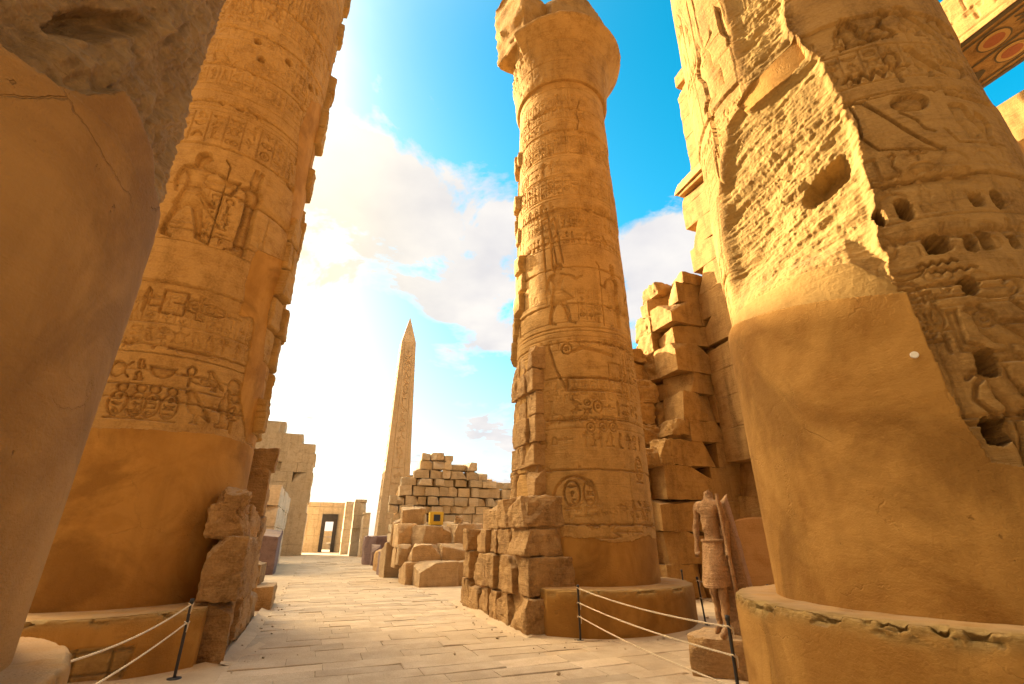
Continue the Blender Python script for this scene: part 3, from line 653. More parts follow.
def column_left():
    c = Column(-3.1, 10.81, .76, 2.52, 3); rnd = random.Random(23)
    root = thing('column', 'carved column on the left whose flank is edged by adhering stones against the glowing sky', 'column', c.c, 0, 'great columns of the hall')
    c.grid(.0145, .74, 18.2, 18.4)
    cv = c.cv; S0, S1 = -1.7*R, 1.7*R
    H = drums(c, rnd, .75, 1.12)
    def band(py, px=180): return c.hit(px, py)[1]
    all_over(cv, 4.3, 6.2, rnd, .014); all_over(cv, 7.2, 8.4, rnd, .012); all_over(cv, 10.9, 17.5, rnd, .018)
    zb = c.hit(150, 424)[1]; zt = c.hit(150, 388)[1]; zt2 = c.hit(150, 352)[1]
    for k, px in enumerate((117, 137, 152, 171)):
        q = c.hit(px, 400); cv.cart(q[0]-.15, zb+.05, .30, (zt-zb)*.80, rnd, .03); cv.shape(G['disc'], q[0]-.10, zb+(zt-zb)*.84, .20, .18, .04)
    q = c.hit(205, 408); cv.shape(G['bird'], q[0]-.4, zb+.08, .55, .6, .04); cv.shape(G['seat'], q[0]+.15, zb+.08, .45, .75, .04); cv.shape(G['eye'], q[0]-.35, zb+.7, .5, .3, .03)
    q = c.hit(236, 405); cv.shape(G['disc'], q[0]-.12, q[1], .24, .22, .045); cv.shape(G['ankh'], q[0]-.15, zb+.05, .3, .5, .045)
    cv.text(-1.9, 1.4, zt+.12, zt2-.1, rnd, .035, .5); cv.hline(zt+.06, S0, 1.5, depth=.03); cv.hline(zt2, S0, 1.5, depth=.03)
    cv.text(-2.6, -1.2, zb+.05, zt, rnd, .04, .7)
    # offering table band
    z1 = c.hit(190, 300)[1]
    for px, sh, w, h in ((146, 'reed', .3, .5), (155, 'bask', .4, .4), (176, 'house', .4, .55), (190, 'bolt', .4, .3), (198, 'ring', .3, .3), (215, 'eye', .6, .4), (205, 'leg', .3, .5), (232, 'bolt', .6, .25)):
        q = c.hit(px, 297); cv.shape(G[sh], q[0]-w/2, z1-h/2-.1, w, h, .05)
    # king kneeling before a god
    zb = c.hit(200, 243)[1]; zt = c.hit(210, 150)[1]; hk = zt-zb
    q = c.hit(185, 220); cv.shape(KING, q[0]-.75, zb, 1.4, hk*.98, .085, True)
    q = c.hit(240, 220); cv.shape(GOD, q[0]-.5, zb, 1.25, hk*.98, .075)
    cv.shape(GOD, -2.7, zb, 1.2, hk*.95, .06, True)
    q = c.hit(213, 195); cv.shape(G['bask'], q[0]-.25, q[1], .6, .5, .05); cv.shape(G['bird'], q[0]-.3, q[1]-.8, .6, .6, .05)
    cv.hline(zb-.03, S0, S1, depth=.03)
    q = c.hit(213, 225); cv.columns(q[0]-.2, q[0]+.3, zb+.1, zb+1.2, rnd, .25, .035)
    # sign columns over the scene and bands above
    za = c.hit(215, 146)[1]; zz = c.hit(225, 112)[1]
    cv.columns(-2.0, 1.3, za+.1, zz-.06, rnd, .33, .04); cv.hline(za, S0, S1, depth=.03); cv.hline(zz, S0, S1, depth=.03); cv.hline(zz+.12, S0, S1, depth=.03)
    for py0, py1 in ((98, 80), (70, 50), (42, 20), (14, -10)):
        za = c.hit(245, py0)[1]; zz = c.hit(250, py1)[1]; cv.hline(za, S0, S1, depth=.025)
        if py0 in (70, 14): cv.text(-1.9, 1.9, za+.15, zz-.15, rnd, .035, .6, .3)
    H = H+finish_relief(c, 9., .4)
    n = c.nz(1.0, 5, 6.); n2 = c.nz(6, 4, 7.)
    H += .016*n+.006*n2
    for px, py in ((262, 58), (290, 62), (318, 92), (258, 40), (312, 88)):
        q = c.hit(px, py); d = np.hypot((c.SS-q[0])/.09, (c.ZZ-q[1])/.11)+.3*n2; H -= .15*(1-sstep(.7, 1.1, d))
    # plaster: foot and strips between the old stones
    b = c.poly([(60, 428), (100, 428), (180, 432), (215, 435), (232, 440), (240, 405), (246, 350), (240, 310), (260, 262), (300, 255)])
    edge = np.interp(c.SS, [p[0] for p in b[:5]], [p[1] for p in b[:5]], left=b[0][1], right=b[4][1])+.05*n+.03*n2
    pl = (c.ZZ < edge)
    for pg in ([(246, 440), (240, 400), (254, 330), (250, 268), (262, 258), (276, 262), (270, 330), (262, 400), (256, 450)],
               [(296, 180), (300, 130), (312, 100), (322, 105), (318, 160), (306, 215), (290, 225)], [(250, 262), (258, 250), (285, 262), (280, 300), (262, 320), (240, 315)]):
        pl |= inpoly(c.SS+.04*n2+.05*n, c.ZZ+.08*n, c.poly(pg))
    c.plast[:] = pl; H = np.where(pl, .01+.006*n, H)
    # stones of the lost wall up the right flank
    s_in = np.interp(c.ZZ, [4, 6, 8, 10, 12, 18], [1.75, 1.42, 1.55, 1.75, 1.95, 2.15])+.12*n
    for z0, z1, sd, keep in ((3.6, 9.0, 15, .82), (9.0, 18.2, 16, .62)):
        m, h = scar(c, 1.2, 4.2, z0, z1, sd, -.02, .20, .04, .72, keep, (.5, .95)); m &= (c.SS > s_in)
        H = np.where(m, h, H); c.brk = np.maximum(c.brk, m*.35); c.plast[m] = 0
    c.H = H
    c.build(root, SAND, lambda z: -.06*np.clip(z/18, 0, 1)**2)
    add_plinth(c, root, SAND, recess=[(c.hit(60, 650, 2.5)[0], .05), (c.hit(60, 650, 2.5)[0], .42), (c.hit(135, 650, 2.5)[0], .40), (c.hit(128, 650, 2.5)[0], .05)], res=.016, side=(1, 1.72))
    add_capital(c, root, SAND, 18.3, zt=3.2)
    return c

def column_near():
    c = Column(-3.09, 3.31, 1.07, 1.97, 4); rnd = random.Random(31)
    root = thing('column', 'nearest column at far left, plastered smooth below and raggedly eroded above', 'column', c.c, 0, 'great columns of the hall')
    c.grid(.0105, 1.1, 7.2, 14.4, 1.6)
    n = c.nz(1.0, 5, 1.); n2 = c.nz(5, 5, 2., .6); n4 = c.nz(18, 3, 4.)
    d1 = c.poly([(-40, 10), (0, 50), (30, 70), (55, 88), (90, 95), (125, 92), (140, 118), (152, 150), (153, 185), (168, 225)])
    ps = np.array([p[0] for p in d1]); pz = np.array([p[1] for p in d1]); o = np.argsort(ps)
    edge = np.interp(c.SS, ps[o], pz[o], left=5.2, right=pz[o][-1]-.1)+.05*n+.05*n2+.015*n4
    # eroded sandstone: slanting worn sheets and hollows
    al = c.SS*.8+c.ZZ*.45; dg = c.ZZ*.35-c.SS*.9
    sh = fbm(al*.8, dg*3.0, 0*al+7, 1., 5, 3., .6); sh2 = fbm(al*2.2, dg*8, 0*al, 1., 4, 5., .6)
    rdg = 1-np.abs(fbm(al*1.3, dg*4.5, 0*al+2, 1., 4, 11., .6))*2.5
    H = -.10+.13*sh+.07*sh2+.05*n2+.022*n4+.05*rdg
    q = c.hit(118, 25); d = np.hypot((c.SS-q[0]-.6*(c.ZZ-q[1]))/.10, (c.ZZ-q[1])/.35)+.4*n2; H -= .22*(1-sstep(.4, 1.1, d))
    H = np.minimum(H, .06)
    pl = c.ZZ < edge
    low = c.poly([(-20, 20), (0, 45), (110, 130), (140, 190), (150, 240)])
    lps = np.array([p[0] for p in low]); lpz = np.array([p[1] for p in low]); o = np.argsort(lps)
    lowz = np.interp(c.SS, lps[o], lpz[o], left=4.5, right=lpz[o][-1]-.3)
    Hp = .02+.007*n+.0015*n2+.014*(c.ZZ < lowz)
    rim = np.exp(-((edge-c.ZZ)/.03)**2)
    H = np.where(pl, Hp-.02*rim*np.clip(n2+.3, 0, 1), (H-.03)*sstep(0, .03, c.ZZ-edge))
    c.plast[:] = pl; c.brk[:] = (~pl)*.8
    c.H = H
    c.build(root, SAND_OLD, lambda z: -.10*np.clip(z/14.4, 0, 1)**2)
    add_plinth(c, root, SAND_OLD, rough=.25, res=.014)
    add_capital(c, root, SAND_OLD, 14.4)
    return c

# ------------------------------------------------------------------ rough stone blocks
def block_data(size, seed, rough=.04, res=7, rnd_r=.12, cuts=2, tex=1.0):
    rg = np.random.default_rng(seed); sx, sy, sz = [v/2 for v in size]; m = max(size)
    nx, ny, nz_ = [max(3, int(round(res*v/m))+1) for v in size]
    verts = []; faces = []; idx = {}
    def key(i, j, k):
        if (i, j, k) not in idx: idx[(i, j, k)] = len(verts); verts.append((i/nx*2-1, j/ny*2-1, k/nz_*2-1))
        return idx[(i, j, k)]
    for i in range(nx):
        for j in range(ny):
            faces.append((key(i, j, 0), key(i, j+1, 0), key(i+1, j+1, 0), key(i+1, j, 0))); faces.append((key(i, j, nz_), key(i+1, j, nz_), key(i+1, j+1, nz_), key(i, j+1, nz_)))
    for i in range(nx):
        for k in range(nz_):
            faces.append((key(i, 0, k), key(i+1, 0, k), key(i+1, 0, k+1), key(i, 0, k+1))); faces.append((key(i, ny, k), key(i, ny, k+1), key(i+1, ny, k+1), key(i+1, ny, k)))
    for j in range(ny):
        for k in range(nz_):
            faces.append((key(0, j, k), key(0, j, k+1), key(0, j+1, k+1), key(0, j+1, k))); faces.append((key(nx, j, k), key(nx, j+1, k), key(nx, j+1, k+1), key(nx, j, k+1)))
    v = np.array(verts); v = np.sign(v)*np.abs(v)**.72                      # crowd the loops towards the edges
    p = v*[sx, sy, sz]; r = rnd_r*min(size); inner = np.clip(p, [-sx+r, -sy+r, -sz+r], [sx-r, sy-r, sz-r]); d = p-inner; ln = np.linalg.norm(d, axis=1)[:, None]
    p = np.where(ln > 1e-6, inner+d/np.maximum(ln, 1e-6)*r, p)
    for _ in range(cuts):
        nv = rg.normal(size=3); nv[2] = abs(nv[2])*.8; nv /= np.linalg.norm(nv); ext = np.abs(nv)@[sx, sy, sz]; off = ext*rg.uniform(.60, .84)
        ex = p@nv-off; p = p-np.clip(ex, 0, None)[:, None]*nv
    o = rg.uniform(0, 50); nn = v/np.linalg.norm(v, axis=1)[:, None]
    a = fbm(p[:, 0]+o, p[:, 1], p[:, 2], 1.6/m, 3, o); b = fbm(p[:, 0]+o, p[:, 1], p[:, 2], 5.0/m*tex, 4, o+3, .6)
    c_ = fbm(p[:, 0]+o, p[:, 1], p[:, 2], 15.0/m, 3, o+7, .6)
    p = p+nn*(rough*(1.1*a+.9*b+.55*c_))[:, None]
    return p, np.array(faces)
def rough_block(name, size, parent, mat, seed, loc=(0, 0, 0), rough=.04, rot=0.0, res=9, cuts=2, rnd_r=.10, tilt=(0, 0)):
    p, f = block_data(size, seed, rough, res, rnd_r, cuts)
    o = mk_mesh(name, p, f, mat, parent, True); o.data.set_sharp_from_angle(angle=.55); o.location = loc; o.rotation_euler = (tilt[0], tilt[1], rot); return o

class Stones:
    """many set stones of one wall, gathered into one mesh in world directions"""
    def __init__(s): s.v = []; s.f = []; s.n = 0
    def add(s, size, loc, seed, rot=0., rough=.04, res=9, cuts=1, rnd_r=.08, tilt=(0, 0)):
        p, f = block_data(size, seed, rough, res, rnd_r, cuts)
        m = Matrix.Rotation(rot, 3, 'Z') @ Matrix.Rotation(tilt[1], 3, 'Y') @ Matrix.Rotation(tilt[0], 3, 'X')
        p = p @ np.array(m).T+np.array(loc); s.v.append(p); s.f.append(f+s.n); s.n += len(p)
    def box(s, size, loc, rot=0.):
        s.add(size, loc, 1, rot, 0., 2, 0, .02)
    def build(s, name, mat, parent=None, origin=(0, 0, 0)):
        v = np.vstack(s.v)-np.array(origin); o = mk_mesh(name, v, np.vstack(s.f), mat, parent, True); o.data.set_sharp_from_angle(angle=.55); o.location = origin if parent is None else (0, 0, 0); return o
# ------------------------------------------------------------------ ground
def build_ground():
    # sand sheet to the horizon, finer near the camera
    xs = np.concatenate([[-1500, -500, -200, -100, -60], np.arange(-40, 30.1, .35), [45, 80, 150, 400, 1500]])
    ys = np.concatenate([[-1500, -400, -100, -40, -15], np.arange(-6, 60.1, .35), [75, 100, 160, 400, 1500]])
    X, Y = np.meshgrid(xs, ys); Z = -.004+.012*fbm(X, Y, 0*X, .5, 4, 2.)+.008*fbm(X, Y, 0*X, 2.0, 2, 5.)
    o = mk_mesh('ground', np.stack([X, Y, Z], -1), grid_quads(len(ys), len(xs)), SANDG); tag(o, kind='structure')
    # path of worn slabs laid in courses across the nave
    rg = np.random.default_rng(3); vv = []; ff = []; tt = []; k = 0; e = -3.0
    def f_lo(e): return np.interp(e, [-3, 3, 8, 9.2, 15, 60], [-.7, -.7, -.9, -.75, -.72, -.7])
    def f_hi(e): return np.interp(e, [-3, 6, 9.3, 9.5, 12, 60], [9, 7.6, 5.4, 3.72, 3.70, 3.6])
    while e < 62:
        de = rg.uniform(.30, .50) if e < 30 else rg.uniform(.6, .8)
        f = f_lo(e+de/2)-rg.uniform(0, .12); end = f_hi(e+de/2)+rg.uniform(-.15, .15)
        while f < end:
            w = rg.uniform(.5, 1.5) if e < 30 else rg.uniform(.9, 1.6)
            w = min(w, max(.25, end-f)); g = rg.uniform(.002, .005); b = rg.uniform(.006, .012); z = .011+rg.normal()*.004; t1, t2 = rg.normal(size=2)*.003
            if rg.random() < .965:
                j = rg.normal(size=(4, 2))*.003
                gv = .0015; c4 = np.array([(f+gv, e+g), (f+w-gv, e+g), (f+w-gv, e+de-g), (f+gv, e+de-g)])+j; cen = c4.mean(0)
                inn = cen+(c4-cen)*np.array([1-2*b/w, 1-2*b/de]); zt = z+np.array([-t1-t2, t1-t2, t1+t2, -t1+t2])
                tt += [rg.normal()*.09+1.0]*12
                for (a, bb) in c4: vv.append((*fe(a, bb)[:2], -.06))
                for (a, bb) in c4: vv.append((*fe(a, bb)[:2], z-.007))
                for (a, bb), q in zip(inn, zt): vv.append((*fe(a, bb)[:2], q))
                for q in range(4):
                    r = (q+1) % 4; ff.append((k+q, k+r, k+4+r, k+4+q)); ff.append((k+4+q, k+4+r, k+8+r, k+8+q))
                ff.append((k+8, k+9, k+10, k+11)); k += 12
            f += w
        e += de
    o = mk_mesh('path', np.array(vv), np.array(ff), PAVE, None, False, {'tint': tt}); tag(o, kind='structure')

# ------------------------------------------------------------------ remains of walls round the columns
def jamb_right():
    st = Stones(); e0 = 9.42; f0 = 3.95
    courses = [(0, .62, 9.36), (.62, .74, 9.46), (1.36, .54, 9.5), (1.90, .66, 9.55)]
    rg = random.Random(2); sd = 100
    for ci, (z, h, es) in enumerate(courses):
        e = es; end = [13.2, 12.9, 12.6, 11.9][ci]
        while e < end:
            w = rg.uniform(.42, .95) if e > es+.1 else rg.uniform(.7, 1.0)
            dep = 1.0; pr = rg.uniform(-.05, .07)
            if not (ci == 3 and 10.6 < e < 11.0):
                st.add((dep, w*.95, h*rg.uniform(.92, .99)), fe(f0+dep/2-pr, e+w/2, z+h/2), sd, NAVE+rg.uniform(-.03, .03), .055, 28, 3, .045)
            sd += 1; e += w
    # low stub farther along, standing free of the rest
    for z, h, w in ((0, .72, .62), (.72, .66, .55), (1.38, .56, .5)):
        st.add((.9, w, h*.97), fe(f0+.38+rg.uniform(-.05, .05), 13.75, z+h/2), sd, NAVE, .06, 22, 3, .05); sd += 1
        st.add((.9, w*.9, h*.9), fe(f0+.5+rg.uniform(-.05, .05), 13.75+w*.98, z+h/2), sd, NAVE, .06, 22, 3, .05); sd += 1
    # narrow stack engaged with the shaft
    z = 2.56; k = 0
    while z < 6.1:
        h = rg.uniform(.54, .70); e = 9.9
        for w in ((.55, .40, .5) if k % 2 else (.42, .55, .45)):
            pr = rg.uniform(-.04, .08); d0 = .95 if e < 10.2 else .7
            st.add((d0, w*.97, h*.965), fe(f0+.42+d0/2-pr, e+w/2, z+h/2), sd, NAVE+rg.uniform(-.02, .02), .042, 24, 2, .045); sd += 1; e += w
        z += h; k += 1
    st.add((.85, 3.1, 2.4), fe(f0+.52, 11.2, 1.2), 5, NAVE, .02, 30, 0, .02); st.add((.5, 1.25, 5.9), fe(f0+.76, 10.62, 2.95), 6, NAVE, .02, 30, 0, .02)
    o = st.build('broken_wall', SAND_BLOCK, None, fe(f0, 11, 0))
    tag(o, 'rough block wall stub hugging the left side of the lone central column', 'ruined wall')

def jamb_left():
    st = Stones(); rg = random.Random(8); sd = 300; f1 = -1.02
    rows = [(0, .82, [(9.0, 1.35), (10.4, .8), (11.2, .95)]), (.80, .92, [(9.1, 1.1), (10.25, .9), (11.2, .8)]), (1.70, .55, [(9.45, .75), (10.3, .8), (11.15, .9)])]
    for z, h, bl in rows:
        for e, w in bl:
            pr = rg.uniform(-.10, .08); d = .56 if z > .5 else .50
            st.add((d, w*.96, h*.98), fe(f1-d/2+pr-.05*z, e+w/2, z+h/2), sd, NAVE+rg.uniform(-.10, .10), .07, 30, 5, .05); sd += 1
    st.add((.5, .55, .5), fe(f1-.45, 9.7, 2.2), sd, NAVE+.3, .10, 16, 4, .06, (.25, .15)); sd += 1
    for z, h, e, w in ((0, .7, 12.2, 1.0), (.7, .7, 12.2, .9), (1.4, .75, 12.0, 1.0), (2.15, 1.0, 11.9, .85), (3.12, .45, 12.0, .8), (0, .6, 13.2, .9), (.6, .55, 13.2, .8)):
        st.add((1.3, w*.96, h*.98), fe(f1-.72+rg.uniform(-.08, .06), e+w/2, z+h/2), sd, NAVE+rg.uniform(-.05, .05), .08, 18, 3, .05); sd += 1
    st.box((.4, 2.9, 1.6), fe(f1-.35, 11.0, .8), NAVE)
    o = st.build('broken_wall', SAND_BLOCK, None, fe(f1, 10.5, 0))
    tag(o, 'eroded boulder-like wall stub at the foot of the left carved column', 'ruined wall')
    # stepped blocks past it
    i = 0
    for z, h, f, e, w, lab in ((0, .55, -.95, 15.0, 1.5, 'lowest block of the steps behind the left wall stub'), (.55, .5, -1.35, 15.4, 1.4, 'middle block of the steps behind the left wall stub'), (1.05, .55, -1.75, 15.9, 1.4, 'topmost block of the steps behind the left wall stub'),
                           (0, 1.0, -1.7, 18.2, 1.6, 'weathered block lying on the left edge of the path beyond the steps'), (1.0, .8, -1.9, 18.3, 1.2, 'smaller block set on the block beyond the steps at the left'),(1.05+.55, .9, -2.0, 16.2, 1.0, 'upright block on top of the left steps')):
        o = rough_block('stone_block', (1.6, w, h), None, SAND_BLOCK, 400+i, fe(f-.7, e+w/2, z+h/2), .05, NAVE, 10); tag(o, lab, 'stone block', 'loose blocks left of the path'); i += 1

def back_wall():
    """end wall of the hall: broken courses with stepped, sunlit ends"""
    st = Stones(); e0 = 13.0; rg = random.Random(4); sd = 500
    # az range 16..24 -> f from about 8.2 to 10.6 on the wall plane
    ends = [(0, .95, 10.0), (.95, .95, 10.15), (1.9, .95, 10.0), (2.85, 1.1, 10.25), (3.95, .85, 11.0), (4.8, .75, 11.65), (5.55, 1.05, 11.4), (6.6, .8, 11.7), (7.4, 1.1, 11.45), (8.5, .85, 11.75), (9.35, .95, 11.55), (10.3, .9, 11.95), (11.2, .62, 12.4)]
    for z, h, fs in ends:
        f = fs+rg.uniform(-.06, .06); fend = 14.4
        while f < fend-.05:
            w = min(rg.uniform(1.4, 2.4), fend-f)
            if fend-f-w < .8: w = fend-f
            st.add((w*.999, 1.2, h*.997), fe(f+w/2, e0+.6+rg.uniform(-.03, .03), z+h/2), sd, NAVE+rg.uniform(-.01, .01), .06 if f < fs+.1 else .035, 30, 2 if f < fs+.1 else 0, .015); sd += 1
            if z < 8.4 or f > 11: st.add((w*.999+.1, 1.25, h*.99), fe(f+w/2-rg.uniform(-.1, .35), e0+1.8, z+h/2), sd+900, NAVE+rg.uniform(-.06, .06), .11, 26, 5, .04)
            f += w
    # projecting broken stones on the left end
    for z, h, f, e in ((3.9, .55, 9.9, 13.2), (3.95, .8, 10.5, 12.95), (4.75, .8, 10.4, 14.1), (5.55, .85, 10.3, 14.4), (6.4, .9, 10.5, 14.3), (7.3, .85, 10.2, 14.6), (8.1, .5, 10.4, 14.6), (5.0, .6, 11.2, 13.2), (3.0, .9, 9.5, 13.9), (2.0, .95, 9.4, 13.9), (1.0, .95, 9.3, 13.9), (0, 1.0, 9.3, 13.9), (6.9, .6, 9.8, 14.9), (6.0, .8, 9.7, 14.9), (5.2, .8, 9.75, 14.9), (4.3, .9, 9.6, 14.8)):
        st.add((1.2, 1.1, h), fe(f+.35, e+.4, z+h/2), sd, NAVE+rg.uniform(-.2, .2), .11, 26, 5, .04); sd += 1
    o = st.build('ruined_wall', SAND_WALL, None, fe(9, 13.5, 0))
    tag(o, 'tall broken wall with stepped sunlit ends behind the central column', 'ruined wall')
    # pier at right angles to it
    pc = (14.2, 12.0)
    pt = thing('stone_pier', 'very tall plain pier with a projecting cornice rising behind the broken column flank', 'stone pier', fe(*pc))
    sp_ = Stones(); z = 0
    while z < 15.4:
        h = rg.uniform(.95, 1.15); h = min(h, 15.7-z)
        sp_.add((2.36, 2.1, h*.997), fe(pc[0], pc[1], z+h/2), sd, NAVE, .03, 26, 1, .012); sd += 1; z += h
    top = z
    sp_.build('lower_wall', SAND_WALL, pt, fe(*pc))
    s2 = Stones(); s2.add((2.5, 2.25, .2), fe(pc[0], pc[1], top+.10), sd, NAVE, .02, 14, 0, .3); s2.add((2.8, 2.5, .7), fe(pc[0], pc[1], top+.55), sd+1, NAVE, .05, 18, 2, .08)
    s2.build('cornice', SAND_WALL, pt, fe(*pc))
    s3 = Stones(); z = top+.9
    while z < 23:
        h = 1.1; s3.add((1.9, 1.7, h*.997), fe(pc[0]+.2, pc[1]-.25, z+h/2), sd, NAVE, .04, 16, 2 if z > 21 else 0, .015); sd += 1; z += h
    s3.build('upper_wall', SAND_WALL, pt, fe(*pc))

# ------------------------------------------------------------------ side aisle: beams on lesser columns
def side_aisle():
    zb = 14.2; rg = random.Random(6)
    def aisle_column(f, e, lab):
        root = thing('aisle_column', lab, 'column', fe(f, e, 0), 0, 'lesser columns of the side aisle')
        zs = np.array([0, .5, .5, .52, 1.5, 6, 10, 10.5, 11.2, 12.3, 12.9]); rs = np.array([1.75, 1.75, 1.25, 1.3, 1.36, 1.3, 1.16, 1.18, 1.38, 1.25, 1.0])
        u = np.linspace(0, 1, 160); seg = np.concatenate([[0], np.cumsum(np.hypot(np.diff(zs), np.diff(rs)))]); zz = np.interp(u*seg[-1], seg, zs); rr = np.interp(u*seg[-1], seg, rs)
        ph = np.linspace(0, 2*math.pi, 120, endpoint=False); PH, RR = np.meshgrid(ph, rr); ZZ = np.repeat(zz[:, None], 120, 1)
        RR = RR+.02*fbm(np.cos(PH)*RR+f, np.sin(PH)*RR+e, ZZ, 1.2, 4)-.015*(np.abs((ZZ*1.0) % 1-.5) > .485)
        mk_mesh('shaft', np.stack([np.cos(PH)*RR, np.sin(PH)*RR, ZZ], -1), grid_quads(160, 120, True), SAND, root)
        o = rough_block('abacus', (2.0, 2.0, 1.3), root, SAND, 77, (0, 0, 13.55), .02, NAVE, 8, 0, .03)
    aisle_column(15.75, -1.6, 'thick bud-capital column carrying the painted beam, behind the huge column')
    aisle_column(21.6, -.6, 'thick bud-capital column under the farther beam, behind the huge column')
    aisle_column(15.75, 5.4, 'farther bud-capital column under the painted beam')
    # beam with a carved sunlit side and a painted underside
    def beam(f, e0, e1, wid, hgt, lab, carved, seed):
        root = thing('architrave_beam', lab, 'stone beam', fe(f, (e0+e1)/2, zb), NAVE)
        Ln = e1-e0; ds = .03 if carved else .08
        S = np.arange(-Ln/2, Ln/2, ds); Zs = np.arange(0, hgt+.001, ds); cv = Carve(S, Zs); rnd = random.Random(seed)
        if carved:
            cv.text(-Ln/2, Ln/2, .35, hgt-.35, rnd, .04, .8); cv.hline(.18, -Ln/2, Ln/2, depth=.03); cv.hline(hgt-.18, -Ln/2, Ln/2, depth=.03)
        SS, ZZ = np.meshgrid(S, Zs); D = -cv.H*.7+.02*fbm(SS, ZZ, 0*SS, .8, 5, seed)
        mk_mesh('carved_side', np.stack([-wid/2+D, SS, ZZ], -1), grid_quads(len(Zs), len(S))[:, ::-1], SAND_WALL, root)
        rough_block('beam_core', (wid-.03, Ln, hgt-.02), root, SAND_WALL, seed+5, (.02, 0, hgt/2), .012, 0, 14, 0, .01)
        return root, wid, Ln
    r, wid, Ln = beam(15.75, -9.5, 7.5, 2.3, 1.7, 'sunlit carved stone beam with painted underside crossing the upper right corner', True, 3)
    # painted soffit: border bands, ringed discs and spread wings, laid just proud of the stone
    def flat(name, polys, mat, z):
        bm = bmesh.new()
        for p in polys:
            vs = [bm.verts.new((x, y, z)) for x, y in p]; bm.faces.new(vs[::-1])
        geo = bmesh.ops.extrude_face_region(bm, geom=bm.faces[:]); vs = [g for g in geo['geom'] if isinstance(g, bmesh.types.BMVert)]
        bmesh.ops.translate(bm, vec=(0, 0, .004), verts=vs)
        me = bpy.data.meshes.new(name); bm.to_mesh(me); bm.free(); me.materials.append(mat); o = bpy.data.objects.new(name, me); COL.objects.link(o); o.parent = r
    def rg_(x, y, r0, r1): return [[(x+a*math.cos(t), y+a*math.sin(t)) for a, t in ((r0, t0), (r1, t0), (r1, t0+.1571), (r0, t0+.1571))] for t0 in np.arange(0, 2*math.pi-.01, .1571)]
    ys = [y for y in np.arange(-8, 8.1, 1.55)]
    bands = [[(-1.12, -8.4), (-.98, -8.4), (-.98, 8.4), (-1.12, 8.4)], [(.98, -8.4), (1.12, -8.4), (1.12, 8.4), (.98, 8.4)], [(-.86, -8.4), (-.80, -8.4), (-.80, 8.4), (-.86, 8.4)], [(.80, -8.4), (.86, -8.4), (.86, 8.4), (.80, 8.4)]]
    flat('painted_border', bands, UMBER, -.012)
    flat('painted_crack', [[(-.03, -8.4), (.03, -8.4), (.05, 0), (.02, 8.4), (-.04, 8.4)]], UMBER, -.014)
    
    for y in ys:
        for x in (-.42, .42):
            flat('painted_ring', [[(x+.33*math.cos(t), y+.37*math.sin(t)) for t in np.linspace(0, 2*math.pi, 28, endpoint=False)]], UMBER, -.012)
            flat('painted_ring', [[(x+.29*math.cos(t), y+.33*math.sin(t)) for t in np.linspace(0, 2*math.pi, 28, endpoint=False)]], OCHRE, -.0165)
            flat('painted_disc', [[(x+.19*math.cos(t), y+.23*math.sin(t)) for t in np.linspace(0, 2*math.pi, 24, endpoint=False)]], RED, -.021)
            flat('painted_wing', [[(x-.05, y+.62), (x+.05, y+.62), (x+.30, y+.98), (x+.26, y+1.0), (x+.12, y+.85), (x+.10, y+1.06), (x, y+.88), (x-.10, y+1.06), (x-.12, y+.85), (x-.26, y+1.0), (x-.30, y+.98)]], UMBER, -.012)
    beam(21.6, -9.5, 7.5, 2.2, 1.7, 'farther sunlit stone beam low at the upper right edge', False, 9)

